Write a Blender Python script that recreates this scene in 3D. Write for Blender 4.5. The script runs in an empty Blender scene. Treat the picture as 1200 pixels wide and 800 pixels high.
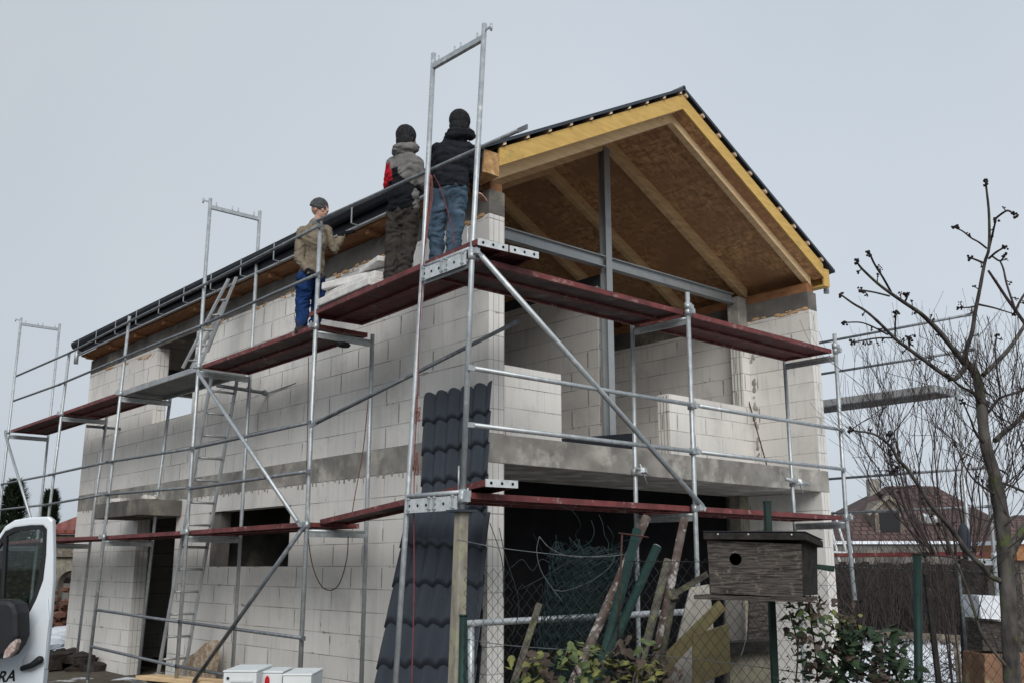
import bpy, math, random
import numpy as np
from mathutils import Vector, Matrix, noise as mnoise
random.seed(7)
S = bpy.context.scene
COL = S.collection
# ------------------------------------------------------------------ camera
F_PX = 1161.0
TH = math.atan(264 / F_PX)
AZ = math.atan2(1350, F_PX / math.cos(TH))
CAM = Vector((0, 0, 1.65))
FH = Vector((math.cos(AZ), math.sin(AZ), 0))
RT = Vector((math.sin(AZ), -math.cos(AZ), 0))
FW = FH * math.cos(TH) + Vector((0, 0, math.sin(TH)))
UP = Vector((0, 0, math.cos(TH))) - FH * math.sin(TH)
cd = bpy.data.cameras.new('camera'); cam = bpy.data.objects.new('camera', cd); COL.objects.link(cam)
cam.matrix_world = Matrix(((RT.x, UP.x, -FW.x, CAM.x), (RT.y, UP.y, -FW.y, CAM.y), (RT.z, UP.z, -FW.z, CAM.z), (0, 0, 0, 1)))
cd.sensor_width = 36; cd.lens = 36 * F_PX / 1200; cd.clip_end = 2000; cd.clip_start = .05
S.camera = cam
# ------------------------------------------------------------------ sky and light (overcast)
W = bpy.data.worlds.new('World'); S.world = W; W.use_nodes = True
nt = W.node_tree; nt.nodes.clear()
out = nt.nodes.new('ShaderNodeOutputWorld'); bg = nt.nodes.new('ShaderNodeBackground')
sky = nt.nodes.new('ShaderNodeTexSky'); sky.sky_type = 'NISHITA'; sky.sun_disc = False
SUN_EL, SUN_AZ = math.radians(48), math.radians(215)
sky.sun_elevation = SUN_EL; sky.sun_rotation = SUN_AZ; sky.air_density = 1.0; sky.dust_density = 4.0; sky.ozone_density = 1.0
hsv = nt.nodes.new('ShaderNodeHueSaturation'); hsv.inputs['Saturation'].default_value = .30
mixs = nt.nodes.new('ShaderNodeMix'); mixs.data_type = 'RGBA'; mixs.inputs[0].default_value = .80
# uniform cloud deck, a little brighter at the zenith; faint soft mottling
tc = nt.nodes.new('ShaderNodeTexCoord'); ns = nt.nodes.new('ShaderNodeTexNoise'); ns.inputs['Scale'].default_value = 1.6; ns.inputs['Detail'].default_value = 5
cr = nt.nodes.new('ShaderNodeValToRGB')
cr.color_ramp.elements[0].position = .3; cr.color_ramp.elements[0].color = (5.22, 5.86, 6.58, 1)
cr.color_ramp.elements[1].position = .72; cr.color_ramp.elements[1].color = (5.98, 6.50, 7.05, 1)
nt.links.new(tc.outputs['Generated'], ns.inputs['Vector']); nt.links.new(ns.outputs['Fac'], cr.inputs[0])
nt.links.new(sky.outputs[0], hsv.inputs['Color']); nt.links.new(hsv.outputs[0], mixs.inputs[6]); nt.links.new(cr.outputs[0], mixs.inputs[7])
# the cloud deck is a little darker towards the left of the house
sx_ = nt.nodes.new('ShaderNodeVectorMath'); sx_.operation = 'DOT_PRODUCT'; nt.links.new(tc.outputs['Generated'], sx_.inputs[0]); sx_.inputs[1].default_value = tuple(RT)
mr_ = nt.nodes.new('ShaderNodeMapRange'); nt.links.new(sx_.outputs['Value'], mr_.inputs['Value']); mr_.inputs['From Min'].default_value = -.55; mr_.inputs['From Max'].default_value = .1; mr_.inputs['To Min'].default_value = .86; mr_.inputs['To Max'].default_value = 1.0
sc_ = nt.nodes.new('ShaderNodeVectorMath'); sc_.operation = 'SCALE'; nt.links.new(mixs.outputs[2], sc_.inputs[0]); nt.links.new(mr_.outputs[0], sc_.inputs['Scale'])
nt.links.new(sc_.outputs[0], bg.inputs[0]); bg.inputs[1].default_value = .0876
nt.links.new(bg.outputs[0], out.inputs[0])
sl = bpy.data.lights.new('sun', 'SUN'); sl.energy = 1.5; sl.angle = math.radians(35); sl.color = (1, .97, .93)
so = bpy.data.objects.new('sun', sl); COL.objects.link(so)
sdir = Vector((-.52, -.68, .60)).normalized()          # towards the bright part of the cloud, behind the camera's left
so.rotation_euler = sdir.to_track_quat('Z', 'Y').to_euler(); so.location = (0, 0, 30)
sky.sun_elevation = math.asin(sdir.z); sky.sun_rotation = math.atan2(sdir.x, sdir.y)
S.view_settings.view_transform = 'Standard'; S.view_settings.look = 'None'; S.view_settings.exposure = .45; S.view_settings.gamma = 1
S.cycles.max_bounces = 6; S.cycles.diffuse_bounces = 3
S.cycles.use_denoising = True

# ------------------------------------------------------------------ geometry of views: a photo point on a real plane
def ray(x, y): return FW + RT * ((x - 600) / F_PX) + UP * ((400 - y) / F_PX)
def bp(x, y, ax, v):
    r = ray(x, y); return CAM + r * ((v - CAM[ax]) / r[ax])
def bX(x, y, v): return bp(x, y, 0, v)
def bY(x, y, v): return bp(x, y, 1, v)
def bZ(x, y, v): return bp(x, y, 2, v)
def bF(x, y, d):
    r = ray(x, y); return CAM + r * (d / r.dot(FH))
def gp(lat, fwd, z=0): return RT * lat + FH * fwd + Vector((0, 0, z))
V = Vector

# ------------------------------------------------------------------ materials
MATS = {}
def nodes_mat(name):
    m = bpy.data.materials.new(name); m.use_nodes = True
    n = m.node_tree.nodes; b = n['Principled BSDF']; MATS[name] = m
    return m, m.node_tree, b
def L(t, a, b): t.links.new(a, b)
def mat(name, c1, c2=None, rough=.8, metal=0, scale=6, stretch=(1, 1, 1), bump=.2, bscale=60, bdist=.004, contrast=(.35, .65), spec=.3, detail=6, c3=None, c3scale=2.0, c3thr=(.58, .66), rvar=0, distort=0, coat=0):
    m, t, b = nodes_mat(name)
    c2 = c2 or tuple(x * .75 for x in c1)
    tcn = t.nodes.new('ShaderNodeTexCoord'); mp = t.nodes.new('ShaderNodeMapping'); mp.inputs['Scale'].default_value = stretch
    L(t, tcn.outputs['Object'], mp.inputs[0])
    n1 = t.nodes.new('ShaderNodeTexNoise'); n1.inputs['Scale'].default_value = scale; n1.inputs['Detail'].default_value = detail; n1.inputs['Distortion'].default_value = distort
    L(t, mp.outputs[0], n1.inputs['Vector'])
    r = t.nodes.new('ShaderNodeValToRGB'); r.color_ramp.elements[0].position, r.color_ramp.elements[1].position = contrast
    r.color_ramp.elements[0].color = (*c2, 1); r.color_ramp.elements[1].color = (*c1, 1)
    L(t, n1.outputs['Fac'], r.inputs[0]); colout = r.outputs[0]
    if c3:
        n3 = t.nodes.new('ShaderNodeTexNoise'); n3.inputs['Scale'].default_value = c3scale; n3.inputs['Detail'].default_value = 8; n3.inputs['Roughness'].default_value = .65
        L(t, tcn.outputs['Object'], n3.inputs['Vector'])
        r3 = t.nodes.new('ShaderNodeValToRGB'); r3.color_ramp.elements[0].position, r3.color_ramp.elements[1].position = c3thr
        r3.color_ramp.elements[0].color = (0, 0, 0, 1); r3.color_ramp.elements[1].color = (1, 1, 1, 1)
        L(t, n3.outputs['Fac'], r3.inputs[0])
        mx = t.nodes.new('ShaderNodeMix'); mx.data_type = 'RGBA'; mx.inputs[7].default_value = (*c3, 1)
        L(t, r3.outputs[0], mx.inputs[0]); L(t, colout, mx.inputs[6]); colout = mx.outputs[2]
    L(t, colout, b.inputs['Base Color'])
    b.inputs['Roughness'].default_value = rough; b.inputs['Metallic'].default_value = metal
    b.inputs['Specular IOR Level'].default_value = spec
    if coat: b.inputs['Coat Weight'].default_value = coat
    if rvar:
        mr = t.nodes.new('ShaderNodeMapRange'); mr.inputs['To Min'].default_value = rough - rvar; mr.inputs['To Max'].default_value = rough + rvar
        L(t, n1.outputs['Fac'], mr.inputs['Value']); L(t, mr.outputs[0], b.inputs['Roughness'])
    if bump:
        nb = t.nodes.new('ShaderNodeTexNoise'); nb.inputs['Scale'].default_value = bscale; nb.inputs['Detail'].default_value = 5
        L(t, mp.outputs[0], nb.inputs['Vector'])
        bn = t.nodes.new('ShaderNodeBump'); bn.inputs['Strength'].default_value = bump; bn.inputs['Distance'].default_value = bdist
        L(t, nb.outputs['Fac'], bn.inputs['Height']); L(t, bn.outputs[0], b.inputs['Normal'])
    return m

def math_n(t, op, a, b=None):
    n = t.nodes.new('ShaderNodeMath'); n.operation = op
    for i, v in enumerate((a, b)):
        if v is None: continue
        if hasattr(v, 'links'): L(t, v, n.inputs[i])
        else: n.inputs[i].default_value = v
    return n.outputs[0]
def ramp(t, fac, p0, p1, c0=(0, 0, 0), c1=(1, 1, 1)):
    r = t.nodes.new('ShaderNodeValToRGB'); e = r.color_ramp.elements
    e[0].position, e[1].position = p0, p1; e[0].color = (*c0, 1); e[1].color = (*c1, 1); L(t, fac, r.inputs[0]); return r.outputs[0]
def mixc(t, fac, a, b, mode='MIX'):
    m = t.nodes.new('ShaderNodeMix'); m.data_type = 'RGBA'; m.blend_type = mode
    for i, v in ((0, fac), (6, a), (7, b)):
        if hasattr(v, 'links'): L(t, v, m.inputs[i])
        else: m.inputs[i].default_value = v if i == 0 else (*v, 1)
    return m.outputs[2]

def block_mat(name, zoff, offs=.4, tone=1.0):
    """aerated concrete blocks 0.6 x 0.25 m, thin dark joints, grey mortar smears, vertical water streaks"""
    m, t, b = nodes_mat(name)
    g = t.nodes.new('ShaderNodeNewGeometry'); sp = t.nodes.new('ShaderNodeSeparateXYZ'); L(t, g.outputs['Position'], sp.inputs[0])
    sn = t.nodes.new('ShaderNodeSeparateXYZ'); L(t, g.outputs['True Normal'], sn.inputs[0])
    ax = math_n(t, 'GREATER_THAN', math_n(t, 'ABSOLUTE', sn.outputs[0]), .5)
    u = math_n(t, 'ADD', math_n(t, 'MULTIPLY', sp.outputs[1], ax), math_n(t, 'MULTIPLY', sp.outputs[0], math_n(t, 'SUBTRACT', 1.0, ax)))
    z = math_n(t, 'ADD', sp.outputs[2], -zoff)
    cb = t.nodes.new('ShaderNodeCombineXYZ'); L(t, u, cb.inputs[0]); L(t, z, cb.inputs[1])
    # wobble the joints slightly
    nw = t.nodes.new('ShaderNodeTexNoise'); nw.inputs['Scale'].default_value = 3; L(t, cb.outputs[0], nw.inputs['Vector'])
    def brick(ms, smooth=.1):
        k = t.nodes.new('ShaderNodeTexBrick'); k.offset = offs; k.inputs['Scale'].default_value = 1; k.inputs['Brick Width'].default_value = .62
        k.inputs['Row Height'].default_value = .25; k.inputs['Mortar Size'].default_value = ms; k.inputs['Mortar Smooth'].default_value = smooth
        k.inputs['Color1'].default_value = (0, 0, 0, 1); k.inputs['Color2'].default_value = (1, 1, 1, 1); k.inputs['Mortar'].default_value = (.5, .5, .5, 1)
        L(t, cb.outputs[0], k.inputs['Vector']); return k
    k1 = brick(.0045); k2 = brick(.022, .6)
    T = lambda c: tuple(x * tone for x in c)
    base = mixc(t, k1.outputs['Color'], T((.68, .662, .63)), T((.79, .772, .735)))
    # large tonal drift
    nl = t.nodes.new('ShaderNodeTexNoise'); nl.inputs['Scale'].default_value = .9; nl.inputs['Detail'].default_value = 5; L(t, cb.outputs[0], nl.inputs['Vector'])
    base = mixc(t, ramp(t, nl.outputs['Fac'], .35, .7), base, T((.64, .622, .59)))
    # vertical streaks
    mp = t.nodes.new('ShaderNodeMapping'); mp.inputs['Scale'].default_value = (9, .9, 1); L(t, cb.outputs[0], mp.inputs[0])
    n2 = t.nodes.new('ShaderNodeTexNoise'); n2.inputs['Scale'].default_value = 1.5; n2.inputs['Detail'].default_value = 5; L(t, mp.outputs[0], n2.inputs['Vector'])
    base = mixc(t, math_n(t, 'MULTIPLY', ramp(t, n2.outputs['Fac'], .52, .72), .45), base, T((.50, .485, .46)))
    # pores
    n4 = t.nodes.new('ShaderNodeTexNoise'); n4.inputs['Scale'].default_value = 70; n4.inputs['Detail'].default_value = 3; L(t, cb.outputs[0], n4.inputs['Vector'])
    base = mixc(t, .22, base, n4.outputs['Fac'], 'OVERLAY')
    # mortar smears on some joints
    n3 = t.nodes.new('ShaderNodeTexNoise'); n3.inputs['Scale'].default_value = 2.3; n3.inputs['Detail'].default_value = 6; n3.inputs['Roughness'].default_value = .7; L(t, cb.outputs[0], n3.inputs['Vector'])
    sm = math_n(t, 'MULTIPLY', ramp(t, n3.outputs['Fac'], .60, .64), k2.outputs['Fac'])
    base = mixc(t, sm, base, T((.30, .28, .26)))
    # ragged mortar squeezed out of some vertical joints
    zf = math_n(t, 'FRACT', math_n(t, 'DIVIDE', z, .25)); mid = math_n(t, 'MULTIPLY', math_n(t, 'GREATER_THAN', zf, .08), math_n(t, 'LESS_THAN', zf, .92))
    nv = t.nodes.new('ShaderNodeTexNoise'); nv.inputs['Scale'].default_value = .95; nv.inputs['Detail'].default_value = 2; L(t, cb.outputs[0], nv.inputs['Vector'])
    ne = t.nodes.new('ShaderNodeTexNoise'); ne.inputs['Scale'].default_value = 26; ne.inputs['Detail'].default_value = 4; L(t, cb.outputs[0], ne.inputs['Vector'])
    k3 = brick(.020, .9); vj = math_n(t, 'GREATER_THAN', math_n(t, 'MULTIPLY', k3.outputs['Fac'], math_n(t, 'ADD', ne.outputs['Fac'], .25)), .42)
    base = mixc(t, math_n(t, 'MULTIPLY', math_n(t, 'MULTIPLY', vj, mid), ramp(t, nv.outputs['Fac'], .505, .545)), base, T((.30, .285, .265)))
    # damp grey patches
    nd = t.nodes.new('ShaderNodeTexNoise'); nd.inputs['Scale'].default_value = 1.25; nd.inputs['Detail'].default_value = 9; nd.inputs['Roughness'].default_value = .7; L(t, cb.outputs[0], nd.inputs['Vector'])
    base = mixc(t, math_n(t, 'MULTIPLY', ramp(t, nd.outputs['Fac'], .53, .68), .40), base, T((.40, .39, .37)))
    # joints: strength varies
    n5 = t.nodes.new('ShaderNodeTexNoise'); n5.inputs['Scale'].default_value = 1.7; n5.inputs['Detail'].default_value = 4; L(t, cb.outputs[0], n5.inputs['Vector'])
    zr = math_n(t, 'FRACT', math_n(t, 'DIVIDE', z, .25)); hz = math_n(t, 'ADD', math_n(t, 'LESS_THAN', zr, .04), math_n(t, 'GREATER_THAN', zr, .96))
    hz = math_n(t, 'MAXIMUM', hz, math_n(t, 'MULTIPLY', ramp(t, n3.outputs['Fac'], .50, .56), .9)); hz = math_n(t, 'MAXIMUM', hz, .22)
    jf = math_n(t, 'MULTIPLY', math_n(t, 'MULTIPLY', k1.outputs['Fac'], hz), ramp(t, n5.outputs['Fac'], .38, .58, (.25, .25, .25), (1, 1, 1)))
    base = mixc(t, jf, base, T((.21, .203, .195)))
    # profiled block ends (tongue and groove) at the ends of the two side walls and on reveals
    xg = math_n(t, 'ADD', math_n(t, 'LESS_THAN', sp.outputs[0], 6.515), math_n(t, 'GREATER_THAN', sp.outputs[0], 12.285))
    em = math_n(t, 'MULTIPLY', xg, math_n(t, 'SUBTRACT', 1.0, ax))
    wv = math_n(t, 'FRACT', math_n(t, 'MULTIPLY', sp.outputs[0], 14.0)); gl = math_n(t, 'MULTIPLY', math_n(t, 'LESS_THAN', wv, .14), em)
    base = mixc(t, math_n(t, 'MULTIPLY', gl, .55), base, T((.22, .21, .2)))
    L(t, base, b.inputs['Base Color']); b.inputs['Roughness'].default_value = .95; b.inputs['Specular IOR Level'].default_value = .1
    hh = math_n(t, 'SUBTRACT', math_n(t, 'MULTIPLY', n4.outputs['Fac'], .25), math_n(t, 'ADD', k1.outputs['Fac'], gl))
    bn = t.nodes.new('ShaderNodeBump'); bn.inputs['Strength'].default_value = .6; bn.inputs['Distance'].default_value = .004
    L(t, hh, bn.inputs['Height']); L(t, bn.outputs[0], b.inputs['Normal'])
    return m
M_BU = block_mat('aerated_block_upper', .20); M_BL = block_mat('aerated_block_lower', .16, .35)
M_BI = block_mat('aerated_block_shaded', .20, .5, .66)  # darker copy of the same blocks: indoor shade put into the tone
M_CONC = mat('concrete', (.36, .34, .31), (.21, .20, .182), scale=3.4, bump=.4, bscale=30, bdist=.006, c3=(.50, .48, .43), c3scale=2.4, c3thr=(.52, .66), rough=.95, spec=.1)
M_CONCD = mat('dark_concrete', (.17, .16, .148), (.095, .09, .083), scale=2.5, bump=.4, bscale=30, bdist=.006, c3=(.30, .28, .22), c3scale=1.6, c3thr=(.55, .7), rough=.9, spec=.1)
M_FOAMO = mat('orange_foam', (.60, .36, .16), (.45, .31, .20), scale=14, bump=.8, bscale=60, bdist=.01, rough=.95)
M_GALV = mat('galvanised_steel', (.50, .53, .54), (.36, .39, .41), scale=18, bump=.06, rough=.48, metal=.55, rvar=.1, spec=.5, contrast=(.3, .7), c3=(.62, .64, .64), c3scale=9, c3thr=(.6, .68))
M_GALVD = mat('weathered_galvanised', (.24, .26, .28), (.15, .165, .18), scale=12, bump=.06, rough=.5, metal=.5, rvar=.1, spec=.5, c3=(.34, .35, .36), c3scale=7, c3thr=(.58, .68))
M_PLATE = mat('bright_perforated_steel', (.66, .69, .70), (.50, .53, .54), scale=20, bump=.05, rough=.5, metal=.3)
M_HOLE = mat('dark_hole', (.012, .012, .014), (.008, .008, .008), bump=0, rough=1)
M_RED = mat('oxide_red_paint', (.185, .048, .047), (.10, .028, .029), scale=7, bump=.15, rough=.6, c3=(.30, .20, .18), c3scale=11, c3thr=(.57, .68))
M_PLYU = mat('deck_plywood', (.115, .085, .078), (.065, .045, .045), scale=5, stretch=(1, 1, 1), bump=.2, rough=.8, c3=(.17, .15, .13), c3scale=3, c3thr=(.52, .66))
M_REDU = mat('worn_red_underside', (.14, .040, .040), (.08, .028, .03), scale=5, bump=.15, rough=.75, c3=(.12, .085, .075), c3scale=2.2, c3thr=(.55, .66))
M_ALU = mat('aluminium', (.44, .455, .46), (.32, .33, .34), scale=5, bump=.05, rough=.5, metal=.45)
M_ALUD = mat('dull_aluminium_panel', (.20, .205, .21), (.13, .135, .14), scale=3, bump=.1, rough=.6, metal=.3)
M_OSB = None
def osb():
    m, t, b = nodes_mat('oriented_strand_board')
    g = t.nodes.new('ShaderNodeTexCoord')
    cols = []
    mp = t.nodes.new('ShaderNodeMapping'); mp.inputs['Scale'].default_value = (9, 22, 9); mp.inputs['Rotation'].default_value = (0, 0, .5); L(t, g.outputs['Object'], mp.inputs[0])
    v = t.nodes.new('ShaderNodeTexVoronoi'); v.inputs['Scale'].default_value = 1.3; L(t, mp.outputs[0], v.inputs['Vector'])
    mp2 = t.nodes.new('ShaderNodeMapping'); mp2.inputs['Scale'].default_value = (24, 8, 12); mp2.inputs['Rotation'].default_value = (0, 0, -.4); L(t, g.outputs['Object'], mp2.inputs[0])
    v2 = t.nodes.new('ShaderNodeTexVoronoi'); v2.inputs['Scale'].default_value = 1.1; L(t, mp2.outputs[0], v2.inputs['Vector'])
    s1 = t.nodes.new('ShaderNodeSeparateColor'); L(t, v.outputs['Color'], s1.inputs[0]); s2 = t.nodes.new('ShaderNodeSeparateColor'); L(t, v2.outputs['Color'], s2.inputs[0])
    f = math_n(t, 'MULTIPLY', math_n(t, 'ADD', s1.outputs[0], s2.outputs[1]), .5)
    c = ramp(t, f, .15, .9, (.30, .16, .080), (.68, .40, .20))
    n = t.nodes.new('ShaderNodeTexNoise'); n.inputs['Scale'].default_value = 1.2; L(t, g.outputs['Object'], n.inputs['Vector'])
    c = mixc(t, ramp(t, n.outputs['Fac'], .4, .7), c, (.38, .20, .105))
    L(t, c, b.inputs['Base Color']); b.inputs['Roughness'].default_value = .8
    bn = t.nodes.new('ShaderNodeBump'); bn.inputs['Strength'].default_value = .3; bn.inputs['Distance'].default_value = .004; L(t, f, bn.inputs['Height']); L(t, bn.outputs[0], b.inputs['Normal'])
    return m
M_OSB = osb()
M_OSBL = mat('light_strand_board', (.50, .30, .13), (.33, .19, .08), scale=18, stretch=(1, 1, 1), bump=.4, bscale=30, c3=(.62, .42, .22), c3scale=11, c3thr=(.52, .6))
M_WOOD = mat('spruce_timber', (.74, .52, .29), (.58, .39, .21), scale=3.5, stretch=(1, 1, 8), bump=.2, c3=(.20, .11, .06), c3scale=5, c3thr=(.66, .72))
M_WOODL = mat('light_spruce_board', (.80, .59, .35), (.68, .48, .27), scale=4, stretch=(1, 1, 9), bump=.2, c3=(.30, .18, .10), c3scale=6, c3thr=(.68, .74))
M_WOODLB = mat('pale_batten', (.72, .56, .42), (.60, .45, .33), scale=6, bump=.1)
M_WOODO = mat('orange_stained_timber', (.33, .165, .075), (.22, .10, .05), scale=5, stretch=(6, 1, 6), bump=.2, c3=(.14, .07, .04), c3scale=5, c3thr=(.62, .7))
M_YEL = mat('yellow_fascia_board', (.62, .41, .13), (.52, .33, .10), scale=5, stretch=(1, 1, 5), bump=.15, c3=(.34, .27, .10), c3scale=2.1, c3thr=(.60, .72), rough=.7)
M_OLDW = mat('weathered_wood', (.20, .17, .14), (.10, .085, .07), scale=5, stretch=(2, 2, 12), bump=.6, bscale=20, c3=(.30, .27, .23), c3scale=9, c3thr=(.55, .62), rough=.95)
M_TILE = mat('anthracite_metal_tile', (.036, .045, .060), (.026, .033, .045), scale=3, bump=.04, bscale=40, rough=.42, metal=.15, spec=.5, rvar=.08)
M_BLACK = mat('black_membrane', (.014, .017, .025), (.009, .011, .016), scale=4, bump=.3, bscale=10, bdist=.02, rough=.6)
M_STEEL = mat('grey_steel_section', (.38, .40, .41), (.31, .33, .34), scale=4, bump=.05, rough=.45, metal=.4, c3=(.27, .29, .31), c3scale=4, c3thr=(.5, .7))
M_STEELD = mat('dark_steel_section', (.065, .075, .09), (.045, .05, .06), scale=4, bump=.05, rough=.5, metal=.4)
M_ROPE = mat('red_rope', (.26, .06, .065), (.14, .045, .045), scale=60, bump=.5, bscale=160, bdist=.003)
M_ROPEB = mat('brown_rope', (.25, .10, .08), (.12, .06, .05), scale=60, bump=.5)
M_CABLE = mat('dark_red_cable', (.070, .030, .026), (.035, .017, .015), scale=30, bump=.1)
M_WHITEF = mat('white_foam', (.72, .71, .69), (.55, .53, .50), scale=9, bump=.5, bscale=40, bdist=.006, c3=(.36, .33, .30), c3scale=7, c3thr=(.60, .66))
M_GREEN = mat('dark_green_coating', (.010, .036, .029), (.006, .022, .018), scale=10, bump=.1, rough=.55, c3=(.05, .09, .06), c3scale=12, c3thr=(.62, .7))
M_RUST = mat('rusty_steel', (.125, .10, .088), (.065, .04, .03), scale=14, bump=.4, bscale=60, c3=(.32, .30, .28), c3scale=16, c3thr=(.54, .6))
M_LICH = mat('lichened_timber', (.12, .11, .09), (.055, .05, .04), scale=9, stretch=(1, 1, 3), bump=.6, bscale=24, c3=(.16, .17, .07), c3scale=12, c3thr=(.54, .66), rough=.95)
M_YPLY = mat('mossy_yellow_plywood', (.19, .155, .085), (.12, .10, .055), scale=5, bump=.3, c3=(.16, .16, .055), c3scale=5, c3thr=(.48, .66), rough=.95)
M_PALE = mat('pale_old_post', (.30, .275, .23), (.19, .17, .14), scale=6, stretch=(3, 3, 1), bump=.5, bscale=20, c3=(.30, .29, .20), c3scale=5, c3thr=(.5, .6))
M_WIRE = mat('dull_wire', (.028, .034, .032), (.014, .018, .017), scale=30, bump=0, rough=.6, metal=.3)
M_WIREG = mat('green_wire', (.008, .028, .027), (.004, .014, .015), scale=30, bump=0, rough=.6)
M_WIREL = mat('light_wire', (.13, .14, .145), (.07, .08, .08), scale=30, bump=0, rough=.5, metal=.5)
M_VAN = mat('white_van_paint', (.66, .71, .75), (.60, .65, .69), scale=1.5, bump=.02, rough=.30, spec=.5, coat=.5, contrast=(.3, .7))
M_BPLAS = mat('black_plastic', (.014, .015, .018), (.009, .01, .012), scale=12, bump=.2, bscale=200, bdist=.001, rough=.55)
M_CABIN = mat('white_cabinet_coating', (.66, .69, .69), (.58, .61, .61), scale=5, bump=.1, rough=.5)
M_SNOW = mat('snow', (.80, .83, .87), (.66, .70, .76), scale=2.5, bump=.6, bscale=9, bdist=.05, rough=.7)
M_BRICKR = mat('broken_brick', (.16, .075, .05), (.09, .045, .032), scale=9, bump=.6, bscale=30, c3=(.45, .40, .36), c3scale=8, c3thr=(.60, .66))
M_BARK = mat('fruit_tree_bark', (.105, .097, .088), (.028, .025, .024), scale=22, stretch=(1, 1, .45), bump=.8, bscale=45, bdist=.006, c3=(.075, .095, .025), c3scale=9, c3thr=(.56, .66), rough=.95)
M_TWIG = mat('dark_twig_bark', (.060, .046, .044), (.035, .026, .026), scale=20, bump=.3, rough=.9)
M_BUD = mat('dark_bud', (.022, .018, .018), (.012, .01, .01), scale=30, bump=.6, rough=.9)
M_SKIN = mat('skin', (.50, .30, .23), (.42, .235, .18), scale=14, bump=.1, rough=.6, spec=.3)
M_ROOFR = None
def tile_roof(name, ca, cb, sx, sz):
    m, t, b = nodes_mat(name)
    g = t.nodes.new('ShaderNodeTexCoord'); k = t.nodes.new('ShaderNodeTexBrick'); mp = t.nodes.new('ShaderNodeMapping'); L(t, g.outputs['UV'], mp.inputs[0]); L(t, mp.outputs[0], k.inputs[0])
    k.inputs['Scale'].default_value = 1; k.inputs['Brick Width'].default_value = sx; k.inputs['Row Height'].default_value = sz; k.inputs['Mortar Size'].default_value = .03; k.offset = .5
    k.inputs['Color1'].default_value = (*ca, 1); k.inputs['Color2'].default_value = (*cb, 1); k.inputs['Mortar'].default_value = (*[x * .35 for x in cb], 1)
    n = t.nodes.new('ShaderNodeTexNoise'); n.inputs['Scale'].default_value = .8; n.inputs['Detail'].default_value = 8; L(t, g.outputs['Object'], n.inputs['Vector'])
    c = mixc(t, ramp(t, n.outputs['Fac'], .42, .62), k.outputs['Color'], tuple(x * .55 for x in cb))
    L(t, c, b.inputs['Base Color']); b.inputs['Roughness'].default_value = .9
    bn = t.nodes.new('ShaderNodeBump'); bn.inputs['Distance'].default_value = .05; bn.invert = True; L(t, k.outputs['Fac'], bn.inputs['Height']); L(t, bn.outputs[0], b.inputs['Normal'])
    return m
M_ROOFB = tile_roof('brown_roof_tile', (.125, .075, .066), (.095, .062, .057), .3, .33)
M_ROOFR = tile_roof('red_roof_tile', (.30, .085, .06), (.23, .07, .055), .25, .3)

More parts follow.
